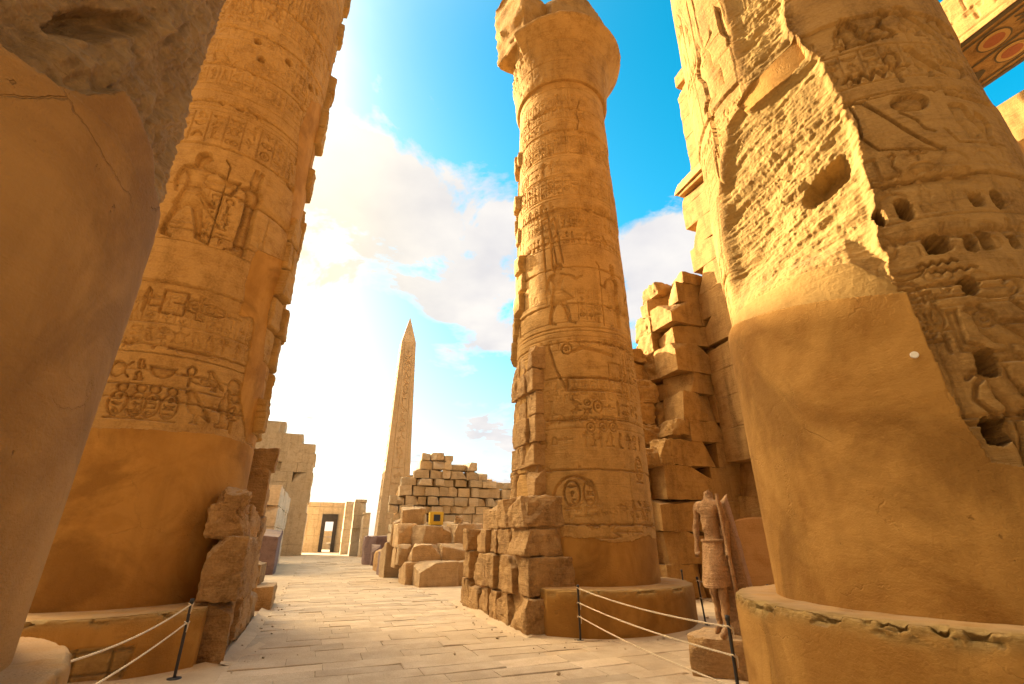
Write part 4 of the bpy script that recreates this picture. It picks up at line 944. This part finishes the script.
# ------------------------------------------------------------------ far ruins
def far_ruins():
    rg = random.Random(12); sd = 700
    # pylon ruin: stepped outline, falling towards the path; its tall unseen left part is added to block the sun
    st = Stones(); e0 = 58
    prof = [(-48, 20), (-46, 28), (-22.0, 28), (-21.0, 22), (-12, 16.8), (-8.4, 15.6), (-7.0, 14.9), (-6.2, 13.9), (-5.0, 13.2), (-4.2, 12.5), (-3.6, 12.2), (-2.1, 11.2), (-1.9, 10.6), (-1.6, 10.4)]
    z = 0
    while z < 28.3:
        h = 1.05; f = -48+rg.uniform(0, 1)
        while f < -1.6:
            w = rg.uniform(1.4, 2.6); w = min(w, -1.6-f+.3); top = np.interp(f+w/2, [p[0] for p in prof], [p[1] for p in prof])
            if z+h*.5 < top: st.add((w*.999, 4, h*.998), fe(f+w/2, e0+2+.03*z+rg.uniform(-.03, .03), z+h/2), sd, NAVE, .03, 7, 1 if rg.random() < .25 else 0, .012); sd += 1
            f += w
        z += h
    st.box((38, 2.5, 14), fe(-24, e0+2.2, 7), NAVE)
    o = st.build('pylon_ruin', FAR, None, fe(-10, e0, 0)); tag(o, 'stepped pale tower ruin left of the distant gate, with an added unseen sun-blocking part', 'ruin')
    # lower wall in front of it along the path
    for k, (f, e, w, l, h, lab) in enumerate(((-1.9, 30, 1.2, 2.2, 2.3, 'dark upright slab at the left edge of the path by the tower ruin'), (-2.3, 36, 1.2, 9, 4.6, 'low pale wall running from the left rubble to the tower ruin'), (-2.6, 24, 1.0, 3.2, 2.6, 'leaning pale slab among the rubble left of the path'))):
        if k == 1:
            st = Stones()
            for zz in range(4):
                ee = e-4.5
                while ee < e+4.5: ww = rg.uniform(1.2, 2.2); st.add((w, ww*.98, 1.12), fe(f-.6, ee+ww/2, zz*1.14+.57), sd, NAVE, .06, 7, 1, .04); sd += 1; ee += ww
            o = st.build('low_wall', FAR, None, fe(f, e, 0)); tag(o, lab, 'wall')
        else:
            o = rough_block('stone_slab', (w, l, h), None, DARKSTONE if k == 0 else PALE, sd, fe(f-.5, e, h/2-.1), .06, NAVE, 9, 2, .06, (0, 0 if k == 0 else -.5)); sd += 1; tag(o, lab, 'stone slab')
    # gate at the end of the path
    eg = 72.0
    gt = thing('granite_gate', 'distant stone gate with a dark door frame closing the end of the path', 'gate', fe(1.6, eg, 0))
    st = Stones()
    for f0, f1, z0, z1 in ((-2.6, .35, 0, 4.6), (2.35, 5.6, 0, 4.6), (-2.6, 5.6, 4.6, 5.6), (-2.6, 5.6, 5.62, 6.2)):
        z = z0
        while z < z1-.05:
            h = min(1.0, z1-z); f = f0
            while f < f1-.05:
                w = min(rg.uniform(1.0, 1.7), f1-f); st.add((w*.99, 2.6 if z0 < 6 else 2.9, h*.99), fe(f+w/2, eg+1.3, z+h/2), sd, NAVE, .02, 5, 0, .008); sd += 1; f += w
            z += h
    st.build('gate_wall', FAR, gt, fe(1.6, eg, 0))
    s2 = Stones(); s2.box((.5, .5, 4.0), fe(.60, eg-.05, 2.0), NAVE); s2.box((.5, .5, 4.0), fe(2.10, eg-.05, 2.0), NAVE); s2.box((2.0, .52, .95), fe(1.35, eg-.05, 4.2), NAVE)
    s2.build('door_frame', BLACKSTONE, gt, fe(1.6, eg, 0))
    st = Stones()
    for zz in range(3):
        for k in range(4): st.add((1.5, 1.5, .9), fe(-1.2+k*1.5, 92, zz*.95+.45), sd, NAVE, .05, 5, 1, .05); sd += 1
    o = st.build('court_wall', FAR, None, fe(1.5, 92, 0)); tag(o, 'pale block wall seen through the doorway of the distant gate', 'wall')
    # door posts and stub walls right of the gate
    for k, (px0, px1, yt, hd, lab) in enumerate(((341, 350, 502, 62, 'tall narrow stone post right beside the distant gate'), (350, 362, 500, 56, 'broad broken-topped stone pillar right of the distant gate'), (360, 367, 513, 53, 'shorter stone stub between the broken pillar and the obelisk'))):
        a = P(px0, 540, hd); b = P(px1, 540, hd); t = P((px0+px1)/2, yt, hd); w = (b-a).length; st = Stones(); z = 0
        while z < t.z-.1:
            h = min(1.3, t.z-z); st.add((w, 2.2, h*.99), Vector(((a.x+b.x)/2, (a.y+b.y)/2, z+h/2)), sd, NAVE, .05, 7, 1, .03); sd += 1; z += h
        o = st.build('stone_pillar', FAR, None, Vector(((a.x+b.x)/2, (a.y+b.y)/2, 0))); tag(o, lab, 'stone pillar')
    # obelisk on its plinth
    c = ground(388, 560); hd0 = math.hypot(c.x, c.y)+1.8; c = c*(hd0/math.hypot(c.x, c.y))
    ob = thing('obelisk', 'tall tapering granite obelisk against the bright sky', 'obelisk', c, NAVE)
    
    def frus(name, zs, hw, mat, carved=False):
        vs = []; fs = []
        for z, h in zip(zs, hw): vs += [(-h, -h, z), (h, -h, z), (h, h, z), (-h, h, z)]
        for k in range(len(zs)-1):
            for q in range(4): fs.append((4*k+q, 4*k+(q+1) % 4, 4*k+4+(q+1) % 4, 4*k+4+q))
        fs.append((4*len(zs)-4, 4*len(zs)-3, 4*len(zs)-2, 4*len(zs)-1)); return mk_mesh(name, vs, fs, mat, ob, False)
    # shaft faces carved with one column of signs
    rnd = random.Random(3); zs_ = np.arange(1.0, 20.31, .05); us = np.linspace(-1, 1, 70)
    vv = []; ff = []; nb = 0
    for q in range(4):
        cv = Carve(us, zs_)
        if q in (0, 3):
            z = 19.5
            while z > 3.5: h = rnd.uniform(.5, .9); cv.shape(G[rnd.choice(SMALL)], -.42, z-h, .84, h*.9, .05); z -= h
            cv.shape([('l', [(0, 0), (0, 1)], 0)], -.5, 3, .001, 17, .04); cv.shape([('l', [(0, 0), (0, 1)], 0)], .5, 3, .001, 17, .04)
        U, Z = np.meshgrid(us, zs_); Hh = np.interp(Z, [1.0, 20.3], [1.32, .72]); X = U*Hh; Y = -Hh-cv.H*.8
        cA, sA = math.cos(q*math.pi/2), math.sin(q*math.pi/2)
        vv.append(np.stack([X*cA-Y*sA, X*sA+Y*cA, Z], -1).reshape(-1, 3)); ff.append(grid_quads(len(zs_), 70)+nb); nb += len(zs_)*70
    mk_mesh('shaft', np.vstack(vv), np.vstack(ff), OBELISK, ob, False)
    frus('pyramidion', [20.3, 23.3], [.72, .03], OBELISK); frus('pedestal', [-.05, .55, .6, 1.0], [1.8, 1.8, 1.55, 1.5], OBELISK)
    for k, (x0, x1, yt, hd, dd, lab) in enumerate(((364, 393, 536, 38.0, 2.2, 'large dark purplish granite block in front of the obelisk'), (372, 381, 545, 36.5, 1.2, 'narrow dark slab leaning on the granite block by the obelisk'))):
        a = P(x0, 545, hd); b = P(x1, 545, hd); t = P(x0, yt, hd); w = (b-a).length
        o = rough_block('granite_block', (w, dd, t.z+.1), None, DARKSTONE, sd, Vector(((a.x+b.x)/2, (a.y+b.y)/2, t.z/2-.05)), .08, NAVE, 10, 2, .06, (.0, .0)); sd += 1; tag(o, lab, 'stone block')

def block_stacks():
    rg = random.Random(9); sd = 900
    a0 = Vector((-6.9, 29.2, 0)); ux = F
    # tall pale stack: courses counted from the top in the labels
    courses = 11; nth = ['topmost', 'second', 'third', 'fourth', 'fifth', 'sixth', 'seventh', 'eighth', 'ninth', 'tenth', 'eleventh']
    spans = [(1.4, 3.0), (1.2, 4.5), (.9, 5.6), (.3, 7.6), (.1, 7.8), (-.3, 7.9), (-.3, 7.9), (-.2, 7.8), (-.2, 7.9), (-.2, 7.9), (-.2, 7.9)]
    z = 1.0; rows = []
    for k in range(10, -1, -1):
        h = rg.uniform(.44, .60); rows.append((k, z, h)); z += h
    for k, z, h in rows:
        x, x1 = spans[k]; x += rg.uniform(-.1, .2); q = 0
        while x < x1-.2:
            w = rg.choice((rg.uniform(.35, .6), rg.uniform(.5, .8), rg.uniform(.7, 1.05))); q += 1; hh = h*(rg.uniform(.84, 1.0) if k > 1 else rg.uniform(.75, 1.0)); tl = (rg.uniform(-.05, .05), rg.uniform(-.05, .05))
            if True:
                pos = a0+ux*(x+w/2)+E*rg.uniform(-.22, .22)+Vector((0, 0, z+hh/2))
                o = rough_block('stone_block', (w*.97, .95, hh), None, PALE, sd, pos, .04, NAVE+rg.uniform(-.13, .13), 11, 1 if rg.random() < .7 else 2, rg.uniform(.03, .12), tl)
                tag(o, f'pale block {q} from the left, {nth[k]} course from the top of the tall stack', 'stone block', 'pale blocks of the tall stack')
            sd += 1; x += w+rg.uniform(.0, .02)
    st = Stones(); st.add((9.0, 2.0, 1.3), a0+ux*3.8+E*.4+Vector((0, 0, .4)), 3, NAVE, .12, 24, 1, .2); st.add((7.4, 1.2, 3.6), a0+ux*3.9+E*.95+Vector((0, 0, 2.6)), 4, NAVE, .15, 20, 0, .1); st.add((5.6, 1.0, 2.0), a0+ux*3.5+E*.95+Vector((0, 0, 4.3)), 7, NAVE, .15, 20, 2, .1)
    o = st.build('rubble_bank', SAND_BLOCK, None, a0+ux*3.8); tag(o, 'low rubble bank under the tall pale block stack', 'rubble bank')
    # brown blocks in front, in rough steps
    spec = [(418, 458, 562, 588, 20.3, 1.2, 'long pale-topped block lowest and nearest in the brown pile'), (456, 474, 562, 585, 20.7, 1.1, 'square block right of the lowest long block in the brown pile'), (404, 419, 563, 583, 21.2, 1.1, 'narrow block left of the lowest long block in the brown pile'),
            (411, 441, 545, 563, 21.4, 1.2, 'rounded tan block resting on the lowest long block'), (441, 472, 544, 563, 21.6, 1.2, 'brown block in the second course near the wall stub'), (399, 412, 545, 565, 22.0, 1.1, 'small end block at the left of the second brown course'),
            (415, 442, 526, 546, 22.4, 1.2, 'big cut block at the middle of the third brown course'), (441, 455, 527, 546, 22.7, 1.0, 'recessed block beside the big cut block in the third course'), (453, 486, 524, 546, 22.4, 1.3, 'long flat block at the right of the third brown course'), (397, 416, 524, 547, 23.0, 1.2, 'upright block at the left end of the third brown course'),
            (403, 425, 507, 526, 23.6, 1.3, 'tan boulder topping the brown pile left of the flood lamp'), (384, 399, 543, 569, 25.0, 1.2, 'dark rounded boulder standing left of the brown pile'), (380, 388, 552, 566, 26.5, .9, 'small dark block on the path edge by the granite block'),
            (425, 470, 522, 545, 24.2, 1.4, 'wide block behind the flood lamp level'), (470, 500, 545, 585, 21.6, 1.4, 'brown block half hidden behind the wall stub'), (395, 440, 545, 568, 23.4, 1.2, 'block at the back of the second course of the brown pile'),
            (392, 406, 518, 545, 24.6, 1.0, 'leaning block at the far left of the brown pile'), (455, 463, 516, 525, 23.2, .35, 'small upright marker stone beside the flood lamp')]
    for k, (x0, x1, y0, y1, hd, dp, lab) in enumerate(spec):
        a = P(x0, (y0+y1)/2, hd); b = P(x1, (y0+y1)/2, hd); zt = P(x0, y0, hd).z; zb = P(x0, y1, hd).z; w = (b-a).length; cc = (a+b)/2
        if k in (0, 1, 2, 11, 12, 14): zb = -.06
        cc.z = (zt+zb)/2; cc = cc+E*(dp*.4)
        o = rough_block('stone_block', (w*1.02, dp, zt-zb+.02), None, DARKSTONE if k == 12 else TAN, sd, cc, .06, NAVE+rg.uniform(-.1, .1), 16, 3, .04); sd += 1
        tag(o, lab, 'stone block', 'brown blocks of the front pile')
    # flood lamp
    p = P(436, 519, 23.0); zb = P(436, 526, 23.0).z
    fl = thing('flood_lamp', 'small yellow-framed flood lamp standing on the brown blocks', 'lamp', (p.x, p.y, zb), NAVE+.05)
    s = Stones(); s.add((.62, .30, .56), (0, 0, .32), 2, 0, .004, 6, 0, .08); s.build('lamp_body', YELLOW, fl)
    s = Stones(); s.box((.30, .03, .28), (0, -.16, .34)); s.build('lamp_glass', GLASS, fl)
    s = Stones(); s.box((.5, .2, .05), (0, 0, .025)); s.build('lamp_foot', BLACK, fl)

# ------------------------------------------------------------------ rope barrier
def tube(name, pts, r, mat, parent=None, n=8, origin=None):
    pts = [Vector(p) for p in pts]; vs = []; fs = []
    for i, p in enumerate(pts):
        t = (pts[min(i+1, len(pts)-1)]-pts[max(i-1, 0)]).normalized(); up = Vector((0, 0, 1)) if abs(t.z) < .95 else Vector((1, 0, 0)); a = t.cross(up).normalized(); b = a.cross(t)
        rr = r[i] if isinstance(r, (list, tuple)) else r
        for k in range(n): vs.append(p+(a*math.cos(2*math.pi*k/n)+b*math.sin(2*math.pi*k/n))*rr)
    for i in range(len(pts)-1):
        for k in range(n): fs.append((i*n+k, i*n+(k+1) % n, (i+1)*n+(k+1) % n, (i+1)*n+k))
    o = Vector(origin) if origin is not None else Vector((0, 0, 0))
    
    return mk_mesh(name, [v-o for v in vs], fs, mat, parent, True, None, o if parent is None else None)
def post(loc, lab, h=.9, lean=(0, 0)):
    root = thing('barrier_post', lab, 'post', loc, 0, 'posts of the rope barrier'); root.rotation_euler = (lean[0], lean[1], 0)
    tube('pole', [(0, 0, 0), (0, 0, h*.5), (0, 0, h-.02)], .019, BLACK, root, 12)
    tube('cap', [(0, 0, h-.06), (0, 0, h-.055), (0, 0, h-.004), (0, 0, h)], [.02, .026, .026, .012], BLACK, root, 12)
    tube('foot', [(0, 0, -.02), (0, 0, .012), (0, 0, .02)], [.085, .085, .03], BLACK, root, 16)
    return Vector(loc)
def rope(a, b, sag, lab):
    a = Vector(a); b = Vector(b); pts = [a.lerp(b, t)+Vector((0, 0, -sag*4*t*(1-t))) for t in np.linspace(0, 1, 40)]
    root = thing('barrier_rope', lab, 'rope', a, 0, 'ropes of the barrier')
    # twisted strand: three thin lays wound about the line
    ts = np.linspace(0, 1, 260); L_ = (b-a).length
    d = (b-a).normalized(); s1 = d.cross(Vector((0, 0, 1))).normalized(); s2 = s1.cross(d)
    vs = []; fs = []; nb = 0; n = 6
    for k in range(3):
        for i, t in enumerate(ts):
            an = t*L_/.05*2*math.pi*.35+k*2.0944; c0 = a.lerp(b, t)+Vector((0, 0, -sag*4*t*(1-t)))+(s1*math.cos(an)+s2*math.sin(an))*.0055-a
            for q in range(n): w = 2*math.pi*q/n; vs.append(c0+(s1*math.cos(w)+s2*math.sin(w))*.0062)
        for i in range(len(ts)-1):
            for q in range(n): fs.append((nb+i*n+q, nb+i*n+(q+1) % n, nb+(i+1)*n+(q+1) % n, nb+(i+1)*n+q))
        nb += len(ts)*n
    mk_mesh('strand', vs, fs, ROPE, root)
    for e_, sgn in ((Vector((0, 0, 0)), 1), (b-a, -1)):
        lp = [e_+Vector((.028*math.cos(q), .028*math.sin(q), .012*math.sin(q*2))) for q in np.linspace(0, 2*math.pi, 14)]; tube('knot', lp, .009, ROPE, root, 6)
        tube('knot', [e_+Vector((.03, -.02, 0)), e_+Vector((.034, -.022, -.05)), e_+Vector((.028, -.02, -.11))], [.011, .008, .005], ROPE, root, 6)
def barriers():
    a = ground(174, 679); pa = post((a.x, a.y, 0), 'black barrier post in front of the left column plinth', .93)
    pb = post((-3.75, 4.35, 0), 'black barrier post beside the nearest column plinth, at lower left', .8)
    rope(pa+Vector((0, 0, .86)), pb+Vector((0, 0, .74)), .10, 'upper rope of the left barrier, sagging towards the nearest plinth')
    rope(pa+Vector((0, 0, .64)), pb+Vector((0, 0, .36)), .06, 'lower rope of the left barrier')
    m = ground(580.5, 641); pm = post((m.x, m.y, 0), 'black barrier post at the front of the central column plinth', .9)
    n = P(727, 615, 6.5); pn = post((n.x, n.y, 0), 'black barrier post nearest the huge plinth at right', n.z)
    for zm, zn, sag, lab in ((.84, .79, .06, 'top rope between the central plinth and the right post'), (.60, .52, .05, 'middle rope between the central plinth and the right post'), (.38, .22, .05, 'bottom rope between the central plinth and the right post')):
        rope(pm+Vector((0, 0, zm)), pn+Vector((0, 0, zn)), sag, lab)
    q = ground(706, 625); pq = post((q.x, q.y, 0), 'black barrier post behind the central plinth, left of the statue', .92, (0, -.06))
    w = P(684, 590, 14.2); pw = post((w.x, w.y, 0), 'dark barrier post farthest back, behind the central plinth', .95)
    w2 = P(770, 600, 11.0); pv = post((w2.x, w2.y, 0), 'barrier post hidden behind the statue by the huge plinth', .9)
    rope(pq+Vector((-.05, 0, .84)), pv+Vector((0, 0, .8)), .05, 'upper rope passing behind the statue')
    rope(pq+Vector((-.03, 0, .5)), pv+Vector((0, 0, .45)), .05, 'lower rope passing behind the statue')

# ------------------------------------------------------------------ statue, pedestal, round-topped slab
def statue():
    cx = P(729, 640, 8.3); cx.z = 0; hp = .46
    o = rough_block('pedestal', (.92, 1.0, hp), None, SAND_BLOCK, 61, cx+Vector((-.03, .05, hp/2-.01)), .035, -.42, 18, 2, .04); tag(o, 'low rough stone block carrying the headless statue', 'pedestal')
    root = thing('statue', 'headless reddish stone statue of a striding kilted figure holding a long staff', 'statue', cx+Vector((-.02, -.02, hp-.015)), -.75)
    root.scale = (.88, .92, 1.13)
    # body: x = its left hand, -y = the way it faces
    J = {'pel': (0, 0, .98), 'wst': (0, .0, 1.14), 'chs': (0, -.01, 1.42), 'nck': (0, .02, 1.60), 'stub': (.03, .06, 1.72),
         'shL': (.20, .0, 1.54), 'elL': (.26, .02, 1.24), 'wrL': (.25, -.06, .98), 'fsL': (.25, -.09, .90),
         'shR': (-.20, .0, 1.53), 'elR': (-.27, .03, 1.23), 'wrR': (-.27, -.05, .97), 'fsR': (-.27, -.08, .89),
         'hpL': (.10, 0, .92), 'knL': (.12, -.20, .52), 'anL': (.12, -.26, .09), 'toL': (.12, -.48, .03),
         'hpR': (-.10, 0, .92), 'knR': (-.11, .03, .50), 'anR': (-.11, .08, .09), 'toR': (-.11, -.13, .03)}
    rad = {'pel': .155, 'wst': .125, 'chs': .165, 'nck': .085, 'stub': .06, 'shL': .085, 'elL': .055, 'wrL': .04, 'fsL': .05, 'shR': .085, 'elR': .055, 'wrR': .04, 'fsR': .05,
           'hpL': .115, 'knL': .075, 'anL': .052, 'toL': .04, 'hpR': .115, 'knR': .075, 'anR': .052, 'toR': .04}
    ed = [('pel', 'wst'), ('wst', 'chs'), ('chs', 'nck'), ('nck', 'stub'), ('chs', 'shL'), ('shL', 'elL'), ('elL', 'wrL'), ('wrL', 'fsL'), ('chs', 'shR'), ('shR', 'elR'), ('elR', 'wrR'), ('wrR', 'fsR'),
          ('pel', 'hpL'), ('hpL', 'knL'), ('knL', 'anL'), ('anL', 'toL'), ('pel', 'hpR'), ('hpR', 'knR'), ('knR', 'anR'), ('anR', 'toR')]
    ks = list(J); me = bpy.data.meshes.new('body'); me.from_pydata([J[k] for k in ks], [(ks.index(a), ks.index(b)) for a, b in ed], [])
    bo = bpy.data.objects.new('body', me); COL.objects.link(bo); md = bo.modifiers.new('skin', 'SKIN'); md.use_smooth_shade = True
    for i, k in enumerate(ks):
        sv = me.skin_vertices[0].data[i]; sv.radius = (rad[k], rad[k]*(.72 if k in ('chs', 'wst', 'pel') else 1)); sv.use_root = (k == 'pel')
    bo.modifiers.new('sub', 'SUBSURF').levels = 2; bo.modifiers['sub'].render_levels = 2
    dg = bpy.context.evaluated_depsgraph_get(); ev = bpy.data.meshes.new_from_object(bo.evaluated_get(dg)); bpy.data.objects.remove(bo)
    bo = bpy.data.objects.new('body', ev); COL.objects.link(bo); bo.parent = root; ev.materials.clear(); ev.materials.append(GRANITE); ev.name = 'body'
    co = np.empty(len(ev.vertices)*3, np.float32); ev.vertices.foreach_get('co', co); co = co.reshape(-1, 3)
    co += (.020*fbm(co[:, 0], co[:, 1], co[:, 2], 5, 3, 3.)+.022*fbm(co[:, 0], co[:, 1], co[:, 2], 14, 3, 5.))[:, None]*np.array([1, 1, .4]); top = co[:, 2] > 1.60; co[top] += np.random.default_rng(3).normal(size=(top.sum(), 3))*.01
    ev.vertices.foreach_set('co', co.ravel()); ev.polygons.foreach_set('use_smooth', np.ones(len(ev.polygons), bool)); ev.update()
    # pleated kilt with a stiff front panel
    ph = np.linspace(0, 2*math.pi, 72, endpoint=False); ts = np.linspace(0, 1, 14); PH, T = np.meshgrid(ph, ts)
    rx = .185+.07*T; ry = .135+.10*T+.10*T*np.clip(-np.sin(PH), 0, 1)**2; pl = .002*np.sin(PH*36)+.012*fbm(np.cos(PH)*.2, np.sin(PH)*.2, T*.5, 14, 3, 2.)
    X = np.cos(PH)*(rx+pl); Y = np.sin(PH)*(ry+pl)-.03*T; Z = 1.08-.50*T-.05*T*np.clip(-np.sin(PH), 0, 1)
    mk_mesh('kilt', np.stack([X, Y, Z], -1), grid_quads(14, 72, True), GRANITE, root)
    tube('belt', [(math.cos(q)*.188, math.sin(q)*.142, 1.08) for q in np.linspace(0, 2*math.pi, 40)], .022, GRANITE, root, 6)
    tube('staff', [(.30, -.10, -.02), (.285, -.11, .6), (.26, -.12, 1.2), (.22, -.10, 1.66)], .032, GRANITE, root, 8)
    # jagged support behind, as tall as the shoulders
    p, f = block_data((.50, .22, 1.80), 9, .05, 30, .05, 3); zz_ = (p[:, 2]+.9)/1.8; p[:, 0] = (p[:, 0]+.25)*(1-.62*zz_)-.02; p += [.06, .13, .90]; mk_mesh('back_pillar', p, f, GRANITE, root)
    for sx in (1, -1):
        for i, (dx, l) in enumerate(((-.022, .05), (-.007, .056), (.008, .054), (.022, .045))):
            x = sx*.26+dx; tube('finger', [(x, -.10, .93), (x, -.135, .915), (x, -.14, .885), (x, -.115, .87)], [.011, .011, .010, .008], GRANITE, root, 6)
        tube('thumb', [(sx*.26-sx*.03, -.08, .94), (sx*.26-sx*.035, -.12, .92), (sx*.26-sx*.015, -.15, .90)], [.012, .011, .008], GRANITE, root, 6)
    # round-topped slab
    p = P(757, 560, 11.6); w = 1.55; zt = P(757, 517, 11.6).z; pr = [(-w/2, 0), (w/2, 0)]+[(w/2*math.cos(t), zt-.42+.42*math.sin(t)) for t in np.linspace(0, math.pi, 26)]
    bm = bmesh.new(); vs = [bm.verts.new((x, -.25, z)) for x, z in pr]; fc = bm.faces.new(vs); g = bmesh.ops.extrude_face_region(bm, geom=[fc]); bmesh.ops.translate(bm, vec=(0, .5, 0), verts=[v for v in g['geom'] if isinstance(v, bmesh.types.BMVert)])
    bmesh.ops.recalc_face_normals(bm, faces=bm.faces[:]); bmesh.ops.bevel(bm, geom=[e for e in bm.edges if e.calc_face_angle(0) > 1.0], offset=.03, segments=3, affect='EDGES')
    me = bpy.data.meshes.new('round_topped_slab'); bm.to_mesh(me); bm.free(); me.materials.append(PLASTER)
    o = bpy.data.objects.new('round_topped_slab', me); COL.objects.link(o); o.location = (p.x+.1, p.y, 0); o.rotation_euler = (0, 0, -.32); tag(o, 'smooth round-topped slab standing behind the statue', 'stone slab')

PLASTER = stone('smooth_plaster', (.48, .245, .08), (.52, .28, .10), (.38, .18, .05), bump=.25, fine=45, stain=.3)
def drifts():
    rg = np.random.default_rng(5); vv = []; ff = []; k = 0
    def ring(c, r, a0, a1):
        nonlocal k
        n = 90; m = 7
        for i in range(n):
            a = a0+(a1-a0)*i/(n-1); wdt = .10+.14*(n3(math.cos(a)*2+c.x, math.sin(a)*2+c.y, 0, 1.2)+.6); hh = .02+.035*(n3(math.cos(a)*2, math.sin(a)*2+c.x, 3, 1.6)+.5)
            for q in range(m): t = q/(m-1); vv.append((c.x+math.cos(a)*(r-.06+(wdt+.06)*t), c.y+math.sin(a)*(r-.06+(wdt+.06)*t), .012+hh*(1-t)**1.7-.03*t))
        for i in range(n-1):
            for q in range(m-1): ff.append((k+i*m+q, k+i*m+q+1, k+(i+1)*m+q+1, k+(i+1)*m+q))
        k += n*m
    def bank(p, q_, side):
        nonlocal k
        d = (q_-p); L_ = d.length; d.normalize(); nrm = Vector((d.y, -d.x, 0))*side; n = int(L_*14); m = 7
        for i in range(n):
            c = p+d*(L_*i/(n-1)); wdt = .10+.20*(n3(c.x, c.y, 1, 1.3)+.6); hh = .02+.05*(n3(c.x, c.y, 5, 1.7)+.5)
            for q in range(m): t = q/(m-1); v = c+nrm*(-.05+(wdt+.05)*t); vv.append((v.x, v.y, .012+hh*(1-t)**1.7-.03*t))
        for i in range(n-1):
            for q in range(m-1): ff.append((k+i*m+q, k+i*m+q+1, k+(i+1)*m+q+1, k+(i+1)*m+q))
        k += n*m
    ring(fe(6.06, 10.8), 2.34, -2.9, .4); ring(fe(-3.1, 10.81), 2.52, -2.2, .2); ring(fe(6.15, 3.3), 2.17, 1.2, 4.4); ring(fe(-3.09, 3.31), 1.97, -1.0, 2.2)
    bank(fe(3.93, 9.3), fe(3.9, 14.9), -1); bank(fe(-1.0, 9.0), fe(-1.0, 16.5), 1); bank(fe(3.93, 9.35), fe(5.0, 9.35), 1)
    o = mk_mesh('sand_drift', vv, ff, SANDG); tag(o, kind='stuff')
    # pebbles and chips along the edges
    sv = []; sf = []; kk = 0
    spots = []
    for _ in range(170):
        r = rg.random(); e = rg.uniform(6, 22)
        if r < .4: p = fe(3.9-abs(rg.normal())*.35, e)
        elif r < .7: p = fe(-.95+abs(rg.normal())*.30, e)
        elif r < .85: a = rg.uniform(-2.9, .3); c = fe(6.06, 10.8); rr = 2.4+abs(rg.normal())*.4; p = Vector((c.x+math.cos(a)*rr, c.y+math.sin(a)*rr, 0))
        else: p = fe(rg.uniform(-1, 6), rg.uniform(4, 14))
        spots.append(p)
    for p in spots:
        sz = min(.04, .007+rg.exponential(.009)); bm = bmesh.new(); bmesh.ops.create_icosphere(bm, subdivisions=1, radius=sz)
        jit = rg.uniform(.6, 1.25, (len(bm.verts), 1)); co = np.array([v.co[:] for v in bm.verts])*jit*[1, rg.uniform(.6, 1), .6]+[p.x, p.y, .018+sz*.25]
        sv.append(co); sf.append(np.array([[v.index for v in f.verts] for f in bm.faces])+kk); kk += len(co); bm.free()
    o = mk_mesh('pebbles', np.vstack(sv), np.vstack(sf), SANDG, None, False); tag(o, kind='stuff')
build_ground(); drifts()
column_centre(); column_right(); column_left(); column_near()
jamb_right(); jamb_left(); back_wall(); side_aisle(); far_ruins(); block_stacks(); barriers(); statue()
